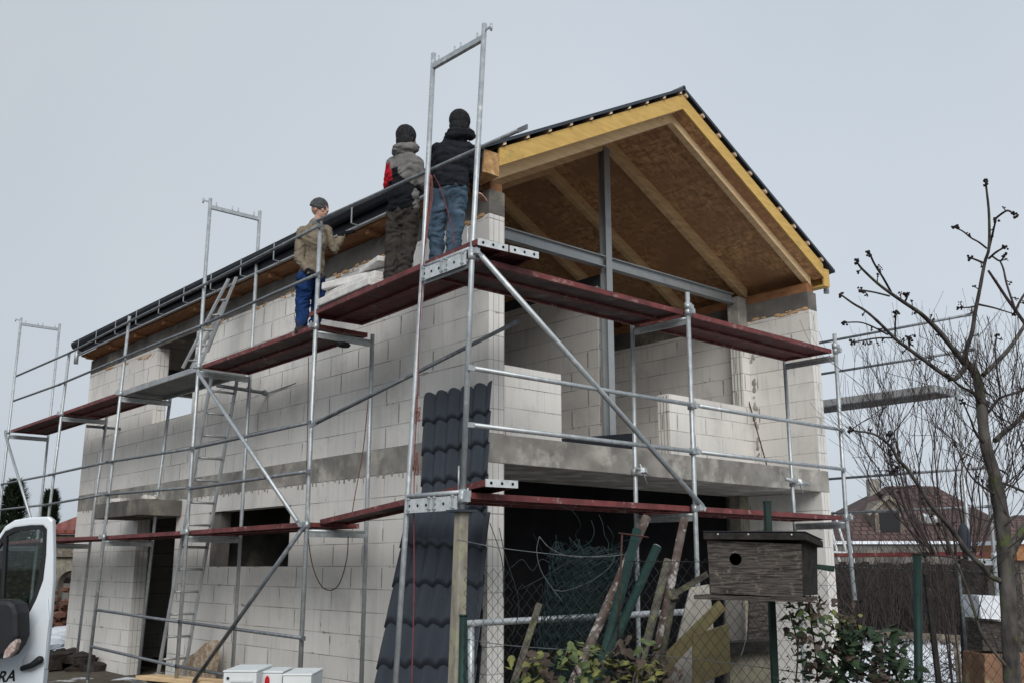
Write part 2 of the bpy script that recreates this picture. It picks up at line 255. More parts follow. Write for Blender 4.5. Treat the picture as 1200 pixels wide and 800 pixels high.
# ------------------------------------------------------------------ mesh builder
WL = {}
class MB:
    def __init__(s): s.v = []; s.f = []; s.sm = []; s.uv = None
    def add(s, vs, fs, smooth=False):
        o = len(s.v); s.v += [V(v) for v in vs]; s.f += [tuple(i + o for i in f) for f in fs]
        s.sm += ([smooth] * len(fs) if isinstance(smooth, bool) else smooth)
    def box(s, lo, hi):
        x0, y0, z0 = lo; x1, y1, z1 = hi
        s.add([(x0, y0, z0), (x1, y0, z0), (x1, y1, z0), (x0, y1, z0), (x0, y0, z1), (x1, y0, z1), (x1, y1, z1), (x0, y1, z1)],
              [(0, 3, 2, 1), (4, 5, 6, 7), (0, 1, 5, 4), (1, 2, 6, 5), (2, 3, 7, 6), (3, 0, 4, 7)])
    def beam(s, p0, p1, w, h, up=(0, 0, 1), w1=None, h1=None):
        p0, p1 = V(p0), V(p1); d = (p1 - p0).normalized(); u = V(up); r = d.cross(u)
        if r.length < 1e-4: r = d.cross(V((1, 0, 0)))
        r.normalize(); u = r.cross(d).normalized(); w1 = w1 or w; h1 = h1 or h; vs = []
        for p, a, b in ((p0, w, h), (p1, w1, h1)):
            for i, j in ((-1, -1), (1, -1), (1, 1), (-1, 1)): vs.append(p + r * (i * a / 2) + u * (j * b / 2))
        s.add(vs, [(0, 1, 2, 3), (7, 6, 5, 4), (0, 4, 5, 1), (1, 5, 6, 2), (2, 6, 7, 3), (3, 7, 4, 0)])
    def path(s, pts, rs, n=8, caps=True):
        pts = [V(p) for p in pts]; 
        if not hasattr(rs, '__len__'): rs = [rs] * len(pts)
        vs = []; pr = None
        for i, p in enumerate(pts):
            d = (pts[min(i + 1, len(pts) - 1)] - pts[max(i - 1, 0)]); d.normalize()
            if pr is None:
                pr = d.cross(V((0, 0, 1)));
                if pr.length < .05: pr = d.cross(V((1, 0, 0)))
            pr = (pr - d * pr.dot(d)).normalized(); q = d.cross(pr)
            for k in range(n):
                a = 2 * math.pi * k / n; vs.append(p + (pr * math.cos(a) + q * math.sin(a)) * rs[i])
        fs = []; sm = []
        for i in range(len(pts) - 1):
            for k in range(n):
                k2 = (k + 1) % n; fs.append((i * n + k, (i + 1) * n + k, (i + 1) * n + k2, i * n + k2)); sm.append(n > 4)
        if caps:
            fs.append(tuple(range(n))); sm.append(False); o = (len(pts) - 1) * n; fs.append(tuple(o + k for k in range(n))[::-1]); sm.append(False)
        s.add(vs, fs, sm)
    def tube(s, p0, p1, r, n=10, r1=None): s.path([p0, p1], [r, r1 or r], n)
    def ball(s, c, r, n=8, sc=(1, 1, 1), rot=None, jit=0):
        c = V(c); vs = [V((0, 0, 1))]; m = max(3, n // 2)
        for i in range(1, m):
            for k in range(n):
                a = math.pi * i / m; b = 2 * math.pi * k / n; vs.append(V((math.sin(a) * math.cos(b), math.sin(a) * math.sin(b), math.cos(a))))
        vs.append(V((0, 0, -1))); o = []
        for v in vs:
            w = V((v.x * sc[0], v.y * sc[1], v.z * sc[2])) * r * (1 + random.uniform(-jit, jit))
            if rot: w = rot @ w
            o.append(c + w)
        fs = [(0, 1 + k, 1 + (k + 1) % n) for k in range(n)]
        for i in range(m - 2):
            for k in range(n):
                a = 1 + i * n; fs.append((a + k, a + n + k, a + n + (k + 1) % n, a + (k + 1) % n))
        e = len(vs) - 1; a = 1 + (m - 2) * n; fs += [(a + k, e, a + (k + 1) % n) for k in range(n)]
        s.add(o, fs, jit == 0)
    def cells(s, axis, t0, t1, us, zs, solid):
        """wall slab: thickness t0..t1 along `axis`, grid of cells us x zs; solid(i,j) tells which exist"""
        nu, nz = len(us) - 1, len(zs) - 1
        P = (lambda t, u, z: (t, u, z)) if axis == 0 else (lambda t, u, z: (u, t, z))
        S_ = lambda i, j: 0 <= i < nu and 0 <= j < nz and solid(i, j)
        for i in range(nu):
            for j in range(nz):
                if not S_(i, j): continue
                a, b, c, d = us[i], us[i + 1], zs[j], zs[j + 1]
                q = lambda *pp: s.add([P(*p) for p in pp], [(0, 1, 2, 3)])
                q((t0, a, c), (t0, b, c), (t0, b, d), (t0, a, d)); q((t1, a, c), (t1, a, d), (t1, b, d), (t1, b, c))
                if not S_(i - 1, j): q((t0, a, c), (t0, a, d), (t1, a, d), (t1, a, c))
                if not S_(i + 1, j): q((t0, b, c), (t1, b, c), (t1, b, d), (t0, b, d))
                if not S_(i, j - 1): q((t0, a, c), (t1, a, c), (t1, b, c), (t0, b, c))
                if not S_(i, j + 1): q((t0, a, d), (t0, b, d), (t1, b, d), (t1, a, d))
    def mesh(s, name, off=V((0, 0, 0))):
        me = bpy.data.meshes.new(name); me.from_pydata([tuple(v - off) for v in s.v], [], s.f)
        me.polygons.foreach_set('use_smooth', s.sm); 
        if s.uv:
            ul = me.uv_layers.new(name='UVMap'); ul.data.foreach_set('uv', [c for p in s.uv for c in p])
        me.validate(); me.update(); return me
    def build(s, name, m, parent=None, label=None, cat=None, group=None, kind=None, bevel=0, origin=None, mods=None):
        if parent is not None: off = WL[parent]
        elif origin is not None: off = V(origin)
        elif kind == 'structure': off = V((0, 0, 0))
        else:
            xs = [v.x for v in s.v]; ys = [v.y for v in s.v]; off = V(((min(xs) + max(xs)) / 2, (min(ys) + max(ys)) / 2, min(v.z for v in s.v)))
        o = bpy.data.objects.new(name, s.mesh(name, off)); o.data.materials.append(m); COL.objects.link(o)
        WL[o] = off
        if parent is not None: o.parent = parent
        else: o.location = off
        if bevel:
            b = o.modifiers.new('bevel', 'BEVEL'); b.width = bevel; b.segments = 2; b.limit_method = 'ANGLE'; b.angle_limit = math.radians(50)
        tag(o, label, cat, group, kind); return o
def tag(o, label=None, cat=None, group=None, kind=None):
    for k, v in (('label', label), ('category', cat), ('group', group), ('kind', kind)):
        if v: o[k] = v
def thing(name, label, cat, loc, group=None):
    o = bpy.data.objects.new(name, None); COL.objects.link(o); o.location = loc; WL[o] = V(loc); o.empty_display_size = .2
    tag(o, label, cat, group); return o
def recalc(o):
    import bmesh
    bm = bmesh.new(); bm.from_mesh(o.data); bmesh.ops.recalc_face_normals(bm, faces=bm.faces); bm.to_mesh(o.data); bm.free()

#@@SETTING
# ================================================================== SETTING
# ground: one sheet to the horizon, muddy soil with patches of snow
def ground_mat():
    m, t, b = nodes_mat('winter_soil')
    g = t.nodes.new('ShaderNodeNewGeometry')
    n1 = t.nodes.new('ShaderNodeTexNoise'); n1.inputs['Scale'].default_value = .9; n1.inputs['Detail'].default_value = 9; n1.inputs['Roughness'].default_value = .62; L(t, g.outputs['Position'], n1.inputs['Vector'])
    n2 = t.nodes.new('ShaderNodeTexNoise'); n2.inputs['Scale'].default_value = 7; n2.inputs['Detail'].default_value = 6; L(t, g.outputs['Position'], n2.inputs['Vector'])
    soil = ramp(t, n2.outputs['Fac'], .3, .7, (.045, .034, .024), (.105, .09, .06))
    vs = t.nodes.new('ShaderNodeVectorMath'); vs.operation = 'DISTANCE'; L(t, g.outputs['Position'], vs.inputs[0]); vs.inputs[1].default_value = tuple(gp(8.5, 19))
    near = math_n(t, 'MULTIPLY', math_n(t, 'SUBTRACT', 1.0, math_n(t, 'DIVIDE', vs.outputs['Value'], 13.0)), .30)
    f = math_n(t, 'ADD', n1.outputs['Fac'], near)
    c = mixc(t, ramp(t, f, .54, .60), soil, (.80, .83, .87))
    L(t, c, b.inputs['Base Color']); b.inputs['Roughness'].default_value = .85
    bn = t.nodes.new('ShaderNodeBump'); bn.inputs['Distance'].default_value = .06; L(t, f, bn.inputs['Height']); L(t, bn.outputs[0], b.inputs['Normal'])
    return m
m = MB(); N = 60; R0 = 900
gx = [-R0, -300, -120] + [(-60 + i * 3) for i in range(1, 41)] + [120, 300, R0]
for i, x in enumerate(gx):
    for y in gx:
        h = .05 * mnoise.noise(V((x * .3, y * .3, 0))) - .02 if max(abs(x), abs(y)) < 70 else -.02
        if 4 < x < 15 and 5 < y < 22: h = min(h, -.01)
        m.v.append(V((x, y, h)))
n = len(gx)
for i in range(n - 1):
    for j in range(n - 1): m.f.append((i * n + j, (i + 1) * n + j, (i + 1) * n + j + 1, i * n + j + 1)); m.sm.append(True)
m.build('ground', ground_mat(), kind='structure')

#@@HOUSE
# ================================================================== THE HOUSE
X0, X1, Y0, Y1 = 6.30, 12.50, 7.50, 19.40
TW = .21
ZS0, ZS1, ZB0, ZB1 = 2.66, 2.95, 5.25, 5.52
house = thing('house_under_construction', 'unfinished two storey house of pale grey blocks with an open timber gable roof', 'house', (9.4, 13.4, 0))
# side wall towards the van
m = MB(); us = [Y0, 11.38, 13.75, 14.87, 16.40, Y1]; zs = [-.1, 1.66, 2.42, ZS0]
m.cells(0, X0, X0 + TW, us, zs, lambda i, j: not ((i == 1 and j == 1) or (i == 3 and j <= 1)))
us = [Y0, 14.62, 16.15, Y1]; 
wl = m.build('wall', M_BL, house); recalc(wl)
m = MB(); zs = [ZS1, 3.96, 5.10, ZB0]
m.cells(0, X0, X0 + TW, us, zs, lambda i, j: not (i == 1 and j >= 1))
recalc(m.build('wall', M_BU, house))
# right side wall
m = MB(); m.cells(0, X1 - TW, X1, [Y0, 10.8, 12.4, Y1], [-.1, 1.0, 2.2, ZS0], lambda i, j: True); recalc(m.build('wall', M_BL, house))
m = MB(); m.cells(0, X1 - TW, X1, [Y0, 14, 15.2, Y1], [ZS1, 3.9, 5.0, ZB0], lambda i, j: True); recalc(m.build('wall', M_BU, house))
# back wall with an opening through which the sky shows
m = MB(); m.cells(1, Y1 - TW, Y1 - .002, [X0 + TW, X1 - TW], [-.1, ZS0], lambda i, j: True); recalc(m.build('wall', M_BL, house))
m = MB(); m.cells(1, Y1 - TW, Y1 - .002, [X0 + TW, 7.15, 9.2, X1 - TW], [ZS1, 4.12, 5.02, ZB0], lambda i, j: not (i == 1 and j == 1)); 
m.add([(X0 + TW, Y1 - TW, ZB1), (X1 - TW, Y1 - TW, ZB1), (9.4, Y1 - TW, 7.1), (X0 + TW, Y1 - .002, ZB1), (X1 - TW, Y1 - .002, ZB1), (9.4, Y1 - .002, 7.1)], [(0, 1, 2), (5, 4, 3), (0, 3, 4, 1), (1, 4, 5, 2), (2, 5, 3, 0)])
recalc(m.build('wall', M_BU, house))
# lower front: pier at the right and a set back wall of the ground floor room
m = MB(); m.box((X0 + TW, 14.0, -.1), (X1 - TW, 14.2, ZS0)); recalc(m.build('inner_wall', M_CONCD, house))  # dark concrete chosen to put the shade of the deep room into its colour
m = MB(); m.box((X0 + TW + .003, 8.95, -.1), (12.08, 8.99, ZS0 - .002)); m.build('shade_panel', mat('unlit_room_black', (.010, .010, .011), (.006, .006, .007), scale=3, bump=.2, rough=.95, spec=.05), house)  # near-black panel added so that the unlit room behind it reads dark
m = MB(); m.box((12.08, 8.70, -.1), (X1 - TW - .002, 8.90, ZS0)); m.build('column', M_PALE, house, bevel=.01)
# upper front: loggia set back behind the gable ends of the side walls
YR = 8.55; ZP = ZS1 + 1.0
m = MB(); m.box((X0 + TW + .002, YR, ZS1), (8.34, YR + .2, ZP)); m.build('parapet', M_BU, house)
m = MB(); m.box((10.38, YR, ZS1), (X1 - TW - .002, YR + .2, ZP)); m.build('parapet', M_BU, house)
m = MB(); m.box((12.10, YR + .003, ZP), (X1 - TW - .002, YR + .197, ZB0 - .12)); m.build('jamb', M_BU, house)
m = MB(); m.box((12.07, YR + .001, ZB0 - .12), (X1 - TW - .003, YR + .2, ZB1 + .10)); m.build('column', M_CONC, house, bevel=.006)
for x, z0, z1 in ((12.099, ZP + .01, ZB0 - .13), (10.379, ZS1, ZP - .02)):
    for k in range(3): m = MB(); m.box((x - .004, YR + .035 + k * .055, z0), (x, YR + .048 + k * .055, z1)); m.build('groove', M_CONC, house)
# inner wall of the upper floor under the ridge and its steel
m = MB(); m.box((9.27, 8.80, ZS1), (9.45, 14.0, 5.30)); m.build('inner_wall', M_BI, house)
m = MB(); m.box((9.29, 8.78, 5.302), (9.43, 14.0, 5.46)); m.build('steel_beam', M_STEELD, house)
# dark sheet standing in the door opening of the loggia
m = MB(); q = [bY(655, 530, YR + .03), bY(742, 530, YR + .03), bY(742, 507, YR + .03), bY(655, 514, YR + .03)]; q[0].z = q[1].z = ZS1 + .002; m.add(q + [p + V((0, .012, 0)) for p in q], [(0, 1, 2, 3), (7, 6, 5, 4), (0, 4, 5, 1), (1, 5, 6, 2), (2, 6, 7, 3), (3, 7, 4, 0)])
m.build('membrane_sheet', M_BLACK, house)
# ragged grey mortar seam where the loggia wall meets the side wall
m = MB(); random.seed(19)
for k in range(38): z = random.uniform(ZS1, ZB0 - .3); m.ball((X1 - TW - .004, YR - .02 - random.uniform(0, .07), z), random.uniform(.012, .035), 6, (.15, 1.1, 1.5), jit=.25)
m.build('mortar_seam', M_CONC, house)['kind'] = 'stuff'
# floor slab (concrete band round the house) and ring beam
m = MB(); m.box((X0 - .003, Y0 - .003, ZS0), (X1 + .003, Y1 + .003, ZS1)); sb = m.build('slab', M_CONC, house, bevel=.008)
m = MB(); m.box((X0, Y0, -.12), (X1, Y1, -.02)); m.build('floor', M_CONCD, house)
m = MB()
m.box((X0 - .002, Y0 - .002, ZB0), (X0 + TW + .002, Y1, ZB1)); m.box((X1 - TW - .002, Y0 - .002, ZB0), (X1 + .002, Y1, ZB1))
m.box((X0 + TW + .002, Y1 - TW, ZB0), (X1 - TW - .002, Y1 - .001, ZB1))
m.build('ring_beam', M_CONCD, house, bevel=.006)
# concrete canopy above the door, with rubble
m = MB(); m.box((5.66, 14.70, 2.40), (X0 - .004, 16.6, 2.64)); cano = m.build('canopy', M_CONCD, house, bevel=.01)
# dirty drips of the slab concrete: rough edge strip under the band
m = MB()
y = Y0 + .3
while y < Y1 - .3:
    w = random.uniform(.02, .10); h = random.uniform(.01, .07)
    if not (14.6 < y < 16.6): m.box((X0 - .005, y, ZS0 - h), (X0 + .01, y + w * .5, ZS0 + .01))
    y += w + random.uniform(0, .12)
m.build('mortar_drip', M_CONC, house)['kind'] = 'stuff'
# orange foam squeezed out above the blocks
m = MB()
def foam_run(p0, p1, dens, nrm):
    p0, p1 = V(p0), V(p1); nn = int((p1 - p0).length * dens)
    for i in range(nn):
        if mnoise.noise(V((i * .11, p0.y, p0.z))) < -.08: continue
        p = p0.lerp(p1, (i + random.random()) / nn) + V((0, 0, random.uniform(-.03, .02)))
        m.ball(p, random.uniform(.015, .045), 6, (.35 if nrm == 0 else 1.6, 1.6 if nrm == 0 else .35, .7), jit=.15)
foam_run((X0, 7.6, ZB0), (X0, 14.5, ZB0), 14, 0); foam_run((X0, 16.2, ZB0 - .1), (X0, 18.6, ZB0 - .02), 16, 0); foam_run((X1 - TW, 7.55, ZB0 + .01), (X1 - TW, 8.5, ZB0 + .01), 24, 0)
m.build('foam_bead', M_FOAMO, house)['kind'] = 'stuff'
# window lining stones of the lower window
m = MB(); m.box((X0 + .05, 13.45, 1.66), (X0 + TW - .01, 13.74, 2.41)); m.build('window_lining', M_CONCD, house)

# ---- roof.  fascia bottom line zb(x)
XE0, XE1, XC = 6.06, 12.70, 9.38
SL = .53
def zb(x): return 5.72 + SL * (min(x - 6.29, 12.47 - x))
YF, YBk = 7.33, 19.48
NRM_L = V((-SL, 0, 1)).normalized(); NRM_R = V((SL, 0, 1)).normalized()
def slope_box(mb, xa, xb, ya, yb, o0, o1, n=1):
    """prism following one roof slope between xa..xb, offsets o0..o1 above the fascia line (vertical)"""
    va = []
    for y in (ya, yb):
        for x, o in ((xa, o0), (xb, o0), (xb, o1), (xa, o1)): va.append((x, y, zb(x) + o))
    mb.add(va, [(0, 1, 2, 3), (7, 6, 5, 4), (0, 4, 5, 1), (1, 5, 6, 2), (2, 6, 7, 3), (3, 7, 4, 0)])
# boarding (OSB) seen from below
for xa, xb in ((6.2, XC), (XC, 12.56)):
    m = MB(); slope_box(m, xa, xb, YF + .03, YBk, .060, .078); recalc(m.build('roof_boarding', M_OSB, house))
# rafters
for y in (7.56, 8.66, 9.86, 11.06, 12.26, 13.46, 14.66, 15.86, 17.06, 18.26, 19.3):
    for xa, xb in ((6.35, XC), (XC, 12.42)):
        m = MB(); slope_box(m, xa, xb, y - .045, y + .045, -.115 if y > 7.6 else -.12, .058); recalc(m.build('rafter', M_WOODL if y < 7.6 else M_WOOD, house))
# yellow fascia boards of the gable, light board under them
for xa, xb in ((6.29, XC - .001), (XC + .001, 12.47)):
    m = MB(); slope_box(m, xa, xb, YF, YF + .028, 0, .20); recalc(m.build('fascia_board', M_YEL, house))
    m = MB(); slope_box(m, xa, xb, YF + .03, 7.512, -.002, .018); recalc(m.build('soffit_board', M_WOODL if xa < 7 else M_OSB, house))
# box ends of the eaves
m = MB(); m.box((XE0 + .02, YF + .002, 5.60), (6.288, YF + .03, 5.85)); m.box((XE0 + .02, YF + .03, 5.60), (6.29, YF + .30, 5.62)); m.build('eave_box', M_OSBL, house)
m = MB(); m.box((12.475, YF + .002, 5.60), (12.62, YF + .03, 5.86)); m.box((12.475, YF + .03, 5.60), (12.62, YBk, 5.62)); m.box((12.60, YF + .03, 5.62), (12.62, YBk, 5.86)); m.build('eave_box', M_YEL, house)
# wall plates and orange soffit along the eaves
m = MB(); m.box((X0 + .03, Y0 + .02, ZB1 + .001), (X0 + .19, Y1, ZB1 + .10)); m.build('wall_plate', M_WOODO, house)
m = MB(); m.box((X1 - TW + .012, Y0 + .02, ZB1 + .001), (X1 - .03, Y1, ZB1 + .13)); m.build('wall_plate', M_WOODO, house)
m = MB(); m.add([(XE0 + .03, YF + .31, 5.575), (X0 + .03, YF + .31, 5.535), (X0 + .03, YBk - .1, 5.535), (XE0 + .03, YBk - .1, 5.575), (XE0 + .03, YF + .31, 5.60), (X0 + .03, YF + .31, 5.60), (X0 + .03, YBk - .1, 5.60), (XE0 + .03, YBk - .1, 5.60)],
      [(0, 1, 2, 3), (7, 6, 5, 4), (0, 4, 5, 1), (1, 5, 6, 2), (2, 6, 7, 3), (3, 7, 4, 0)]); recalc(m.build('eave_soffit', M_WOODO, house))
# rafter feet below the eave soffit
for y in np.arange(8.3, 19.2, 1.2): m = MB(); m.box((XE0 + .05, y, 5.50), (X0 - .002, y + .07, 5.56)); m.build('rafter_foot', M_WOODO, house)
# black membrane face, metal drip strip, gutter
m = MB(); m.box((XE0, YF + .03, 5.60), (XE0 + .018, YBk, 5.90)); m.build('membrane_face', M_BLACK, house)
m = MB(); m.box((XE0 - .045, YF + .25, 5.588), (XE0 - .002, YBk - .05, 5.606)); m.build('drip_strip', M_ALU, house)
m = MB()
ys = [YF - .02, YBk + .05]
prof = [(XE0 - .004, 5.83), (XE0 - .012, 5.745), (XE0 - .05, 5.72), (XE0 - .10, 5.735), (XE0 - .13, 5.79), (XE0 - .13, 5.845), (XE0 - .118, 5.845), (XE0 - .118, 5.79), (XE0 - .095, 5.748), (XE0 - .05, 5.735), (XE0 - .02, 5.76), (XE0 - .014, 5.83)]
vs = [(x, ys[0], z) for x, z in prof] + [(x, ys[1], z) for x, z in prof]; k = len(prof)
m.add(vs, [(i, (i + 1) % k, k + (i + 1) % k, k + i) for i in range(k)] + [tuple(range(k))[::-1], tuple(range(k, 2 * k))])
gut = m.build('gutter', M_BLACK, house); recalc(gut)
for y in np.arange(YF + .35, YBk, .95):
    m = MB(); m.box((XE0 - .137, y, 5.60), (XE0 - .131, y + .022, 5.85)); m.box((XE0 - .137, y, 5.60), (XE0 - .003, y + .022, 5.606)); m.build('bracket', M_GALV, gut)
for p, q in (((XE0 - .06, YF + .12, 5.72), (XE0 - .06, YF + .12, 5.56)), ((XE0 - .06, YBk - .12, 5.72), (XE0 - .06, YBk - .12, 5.42)), ((12.68, YF + .1, 5.7), (12.68, YF + .1, 5.54))):
    m = MB(); m.tube(p, q, .04, 14); m.build('gutter_outlet', M_GALV, house)
# roofing: membrane layer, battens, metal tile sheet
for xa, xb in ((XE0 + .0, XC), (XC, 12.68)):
    m = MB(); slope_box(m, xa, xb, YF + .045, YBk - .02, .205, .212); recalc(m.build('roof_membrane', M_BLACK, house))
nb = 9
for side in (0, 1):
    for i in range(nb + 1):
        x = (6.34 + (XC - .06 - 6.34) * i / nb) if side == 0 else (12.42 - (12.42 - XC - .06) * i / nb)
        z = zb(x) + .213; m = MB()
        m.add([(x - .02, y, z + (-SL * .02 if side == 0 else SL * .02)) for y in (YF - .030, YBk - .03)] + [(x + .02, y, z + (SL * .02 if side == 0 else -SL * .02)) for y in (YF - .030, YBk - .03)] + [(x - .02, y, z + .04 + (-SL * .02 if side == 0 else SL * .02)) for y in (YF - .030, YBk - .03)] + [(x + .02, y, z + .04 + (SL * .02 if side == 0 else -SL * .02)) for y in (YF - .030, YBk - .03)],
              [(0, 2, 3, 1), (4, 5, 7, 6), (0, 4, 6, 2), (1, 3, 7, 5), (0, 1, 5, 4), (2, 6, 7, 3)]); recalc(m.build('batten', M_WOODLB, house))
# tile sheet with waves running down the slope
def roof_sheet(side):
    m = MB(); xa, xb = (XE0 - .06, XC + .0) if side == 0 else (12.74, XC - .0)
    steps = 10; ny = int((YBk - YF) / .03); vs = []
    for lay in (0, 1):
        for j in range(steps * 2 + 1):
            s_ = (j // 2 + (j % 2) * .98) / steps; s_ = min(s_, 1)
            x = xa + (xb - xa) * s_; lift = .022 * (1 - (s_ * steps - math.floor(s_ * steps - 1e-6)))
            for i in range(ny + 1):
                y = YF - .03 + (YBk - YF + .05) * i / ny
                vs.append(V((x, y, zb(x) + .262 + lift + .012 * abs(math.sin(y * math.pi / .19)) + (0 if lay else -.012))))
    R = steps * 2 + 1; C_ = ny + 1; fs = []
    for lay in (0, 1):
        o = lay * R * C_
        for j in range(R - 1):
            for i in range(C_ - 1): fs.append((o + j * C_ + i, o + j * C_ + i + 1, o + (j + 1) * C_ + i + 1, o + (j + 1) * C_ + i))
    o = R * C_
    for i in range(C_ - 1): fs.append((i, i + 1, o + i + 1, o + i)); q = (R - 1) * C_; fs.append((q + i, q + i + 1, o + q + i + 1, o + q + i))
    for j in range(R - 1): fs.append((j * C_, (j + 1) * C_, o + (j + 1) * C_, o + j * C_)); e = C_ - 1; fs.append((j * C_ + e, (j + 1) * C_ + e, o + (j + 1) * C_ + e, o + j * C_ + e))
    m.add(vs, fs); return m.build('roof_tiles', M_TILE, house)
roof_sheet(0); roof_sheet(1)
m = MB(); m.path([(XC, YF - .04, zb(XC) + .285), (XC, YBk + .02, zb(XC) + .285)], .028, 10); m.build('ridge_cap', M_TILE, house)
# verge trims
for xa, xb in ((XE0 - .03, XC), (XC, 12.72)):
    m = MB(); slope_box(m, xa, xb, YF - .04, YF - .034, .245, .285); recalc(m.build('verge_trim', M_TILE, house))
# steel post and beam in the gable
m = MB(); px = 9.31
m.box((px - .055, 8.60, ZS1), (px + .055, 8.61, zb(px) - .09)); m.box((px - .055, 8.708, ZS1), (px + .055, 8.718, zb(px) - .09)); m.box((px - .005, 8.61, ZS1), (px + .005, 8.708, zb(px) - .09)); m.build('steel_post', M_STEEL, house)
m = MB()
for a, b in ((X0 + TW + .003, px - .057), (px + .057, 12.069)):
    m.box((a, 8.61, 5.52), (b, 8.71, 5.532)); m.box((a, 8.61, 5.66), (b, 8.71, 5.672)); m.box((a, 8.655, 5.532), (b, 8.665, 5.66))
m.build('steel_beam', M_STEEL, house)

# rubble lying on the canopy
for k, (a, s_) in enumerate((((5.85, 16.1, 2.64), .09), ((5.95, 15.0, 2.64), .12))):
    m = MB()
    for q in range(5): m.ball((a[0] + random.uniform(-.1, .1), a[1] + random.uniform(-.22, .22), a[2] + .04), s_ * random.uniform(.5, 1), 7, (1, 1.3, .55), jit=.2)
    m.build('rubble_heap', M_WHITEF, label=('small pale rubble on the far end of the canopy above the door', 'larger pale rubble heap on the near end of the canopy above the door')[k], cat='rubble', group='rubble on the canopy')
#@@SCAFFOLD
# ================================================================== SCAFFOLDING
RP = .024
def coupler(mb, p, ax):
    p = V(p); mb.tube(p - V((0, 0, .035)), p + V((0, 0, .035)), RP + .012, 10); q = V(ax)
    mb.beam(p + q * .01, p + q * .075, .045, .05); mb.tube(p + q * .06 + V((0, 0, -.035)), p + q * .06 + V((0, 0, .045)), .009, 6)
def rail(parent, a, b, r=.019, m_=None, name='guard_rail', over=.06):
    a, b = V(a), V(b); d = (b - a).normalized(); mb = MB(); n = d.cross(V((0, 0, 1)))
    mb.tube(a, b, r, 10)
    for p, s_ in ((a, -1), (b, 1)):
        mb.beam(p - d * s_ * .02, p + d * s_ * over, .012, .042)
    return mb.build(name, m_ or M_GALVD, parent)
def plate_with_holes(parent, a, b, h, nh, side):
    """perforated end plate between a and b; side: outward normal"""
    a, b, n = V(a), V(b), V(side).normalized(); mb = MB(); c = (a + b) / 2
    mb.beam(a, b, .006, h); pl = mb.build('end_plate', M_PLATE, parent)
    hb = MB()
    for i in range(nh):
        p = a.lerp(b, (i + .5) / nh) + n * .0035; hb.tube(p - n * .002, p + n * .0015, .013, 10)
    hb.build('hole', M_HOLE, pl); return pl
def deck(parent, a, b, w, z_th=.05, dirw=None, planks=2, mat_edge=None, mat_ply=None, gap=.012, plates=()):
    """deck bay: a->b centre line of the inner edge; w total width along dirw"""
    a, b, dw = V(a), V(b), V(dirw).normalized(); d = (b - a).normalized(); pw = (w - gap * (planks - 1)) / planks
    me, mp = mat_edge or M_RED, mat_ply or M_PLYU
    for k in range(planks):
        o = dw * (k * (pw + gap)); e = .03; mb = MB(); pb = MB()
        up = V((0, 0, 1)); A, B = a + o, b + o
        mb.beam(A + dw * e / 2 - up * z_th / 2, B + dw * e / 2 - up * z_th / 2, e, z_th); mb.beam(A + dw * (pw - e / 2) - up * z_th / 2, B + dw * (pw - e / 2) - up * z_th / 2, e, z_th)
        mb.beam(A + dw * e + d * .02 - up * z_th / 2, A + dw * (pw - e) + d * .02 - up * z_th / 2, .04, z_th - .004); mb.beam(B + dw * e - d * .02 - up * z_th / 2, B + dw * (pw - e) - d * .02 - up * z_th / 2, .04, z_th - .004)
        pb.beam(A + dw * (pw / 2) - up * .016 + d * .04, B + dw * (pw / 2) - up * .016 - d * .04, pw - 2 * e, .014)
        pl = pb.build('deck_plank', mp, parent); mb.build('deck_frame', me, pl)
        for which in plates:
            P_ = A if which == 0 else B; nn = -d if which == 0 else d
            plate_with_holes(pl, P_ + nn * .006 - up * z_th / 2 + dw * .004, P_ + nn * .006 - up * z_th / 2 + dw * (pw - .004), z_th + .012, 3, nn)
def head(mb, a, b, zc):
    """top crossbar between two posts with four small pegs"""
    a, b = V(a), V(b); d = (b - a).normalized(); p0 = V((a.x, a.y, zc)); p1 = V((b.x, b.y, zc)); mb.beam(p0, p1, .04, .05)
    for f in (.12, .44, .56, .88):
        p = p0.lerp(p1, f); mb.tube(p + V((0, 0, .02)), p + V((0, 0, .085)), .008, 6)
    mb.beam(p0 - d * .10 + V((0, 0, .07)), p0 + V((0, 0, .07)), .012, .02); mb.tube(p0 - d * .10 + V((0, 0, .03)), p0 - d * .10 + V((0, 0, .10)), .011, 6)
def frame(parent, out_pts, in_pts, decks, top=None, dz=.07):
    """one frame: polyline of the outer post, of the inner post, ledgers at the deck heights"""
    outm = MB(); outm.path(out_pts, RP, 12)
    of = outm.build('post', M_GALV, parent)
    if in_pts: im = MB(); im.path(in_pts, RP, 12); im.build('post', M_GALV, parent)
    def at(pts, z):
        for p, q in zip(pts, pts[1:]):
            p, q = V(p), V(q)
            if min(p.z, q.z) - 1e-6 <= z <= max(p.z, q.z) + 1e-6: return p.lerp(q, (z - p.z) / (q.z - p.z))
        return V(min(pts, key=lambda p: abs(p[2] - z)))
    for z in decks:
        mb = MB(); a, b = at(out_pts, z), at(in_pts, z); a = V((a.x, a.y, z)); b = V((b.x, b.y, z)); d = (b - a).normalized()
        mb.tube(a - V((0, 0, dz + .012)), b - V((0, 0, dz + .012)), .017, 8); mb.beam(a - V((0, 0, dz + .05)), b - V((0, 0, dz + .05)), .018, .05)
        coupler(mb, a - V((0, 0, .02)), -d); mb.build('ledger', M_GALV, parent)
    if top:
        mb = MB(); head(mb, at(out_pts, top), at(in_pts, top), top); mb.build('head_bar', M_GALV, parent)
    if out_pts[0][2] < .3:
        for q in (out_pts[0], in_pts[0]): mb = MB(); mb.box((q[0] - .07, q[1] - .07, -.02), (q[0] + .07, q[1] + .07, .012)); mb.tube((q[0], q[1], 0), (q[0], q[1], q[2] + .02), .018, 8); mb.build('base_plate', M_GALVD, parent)

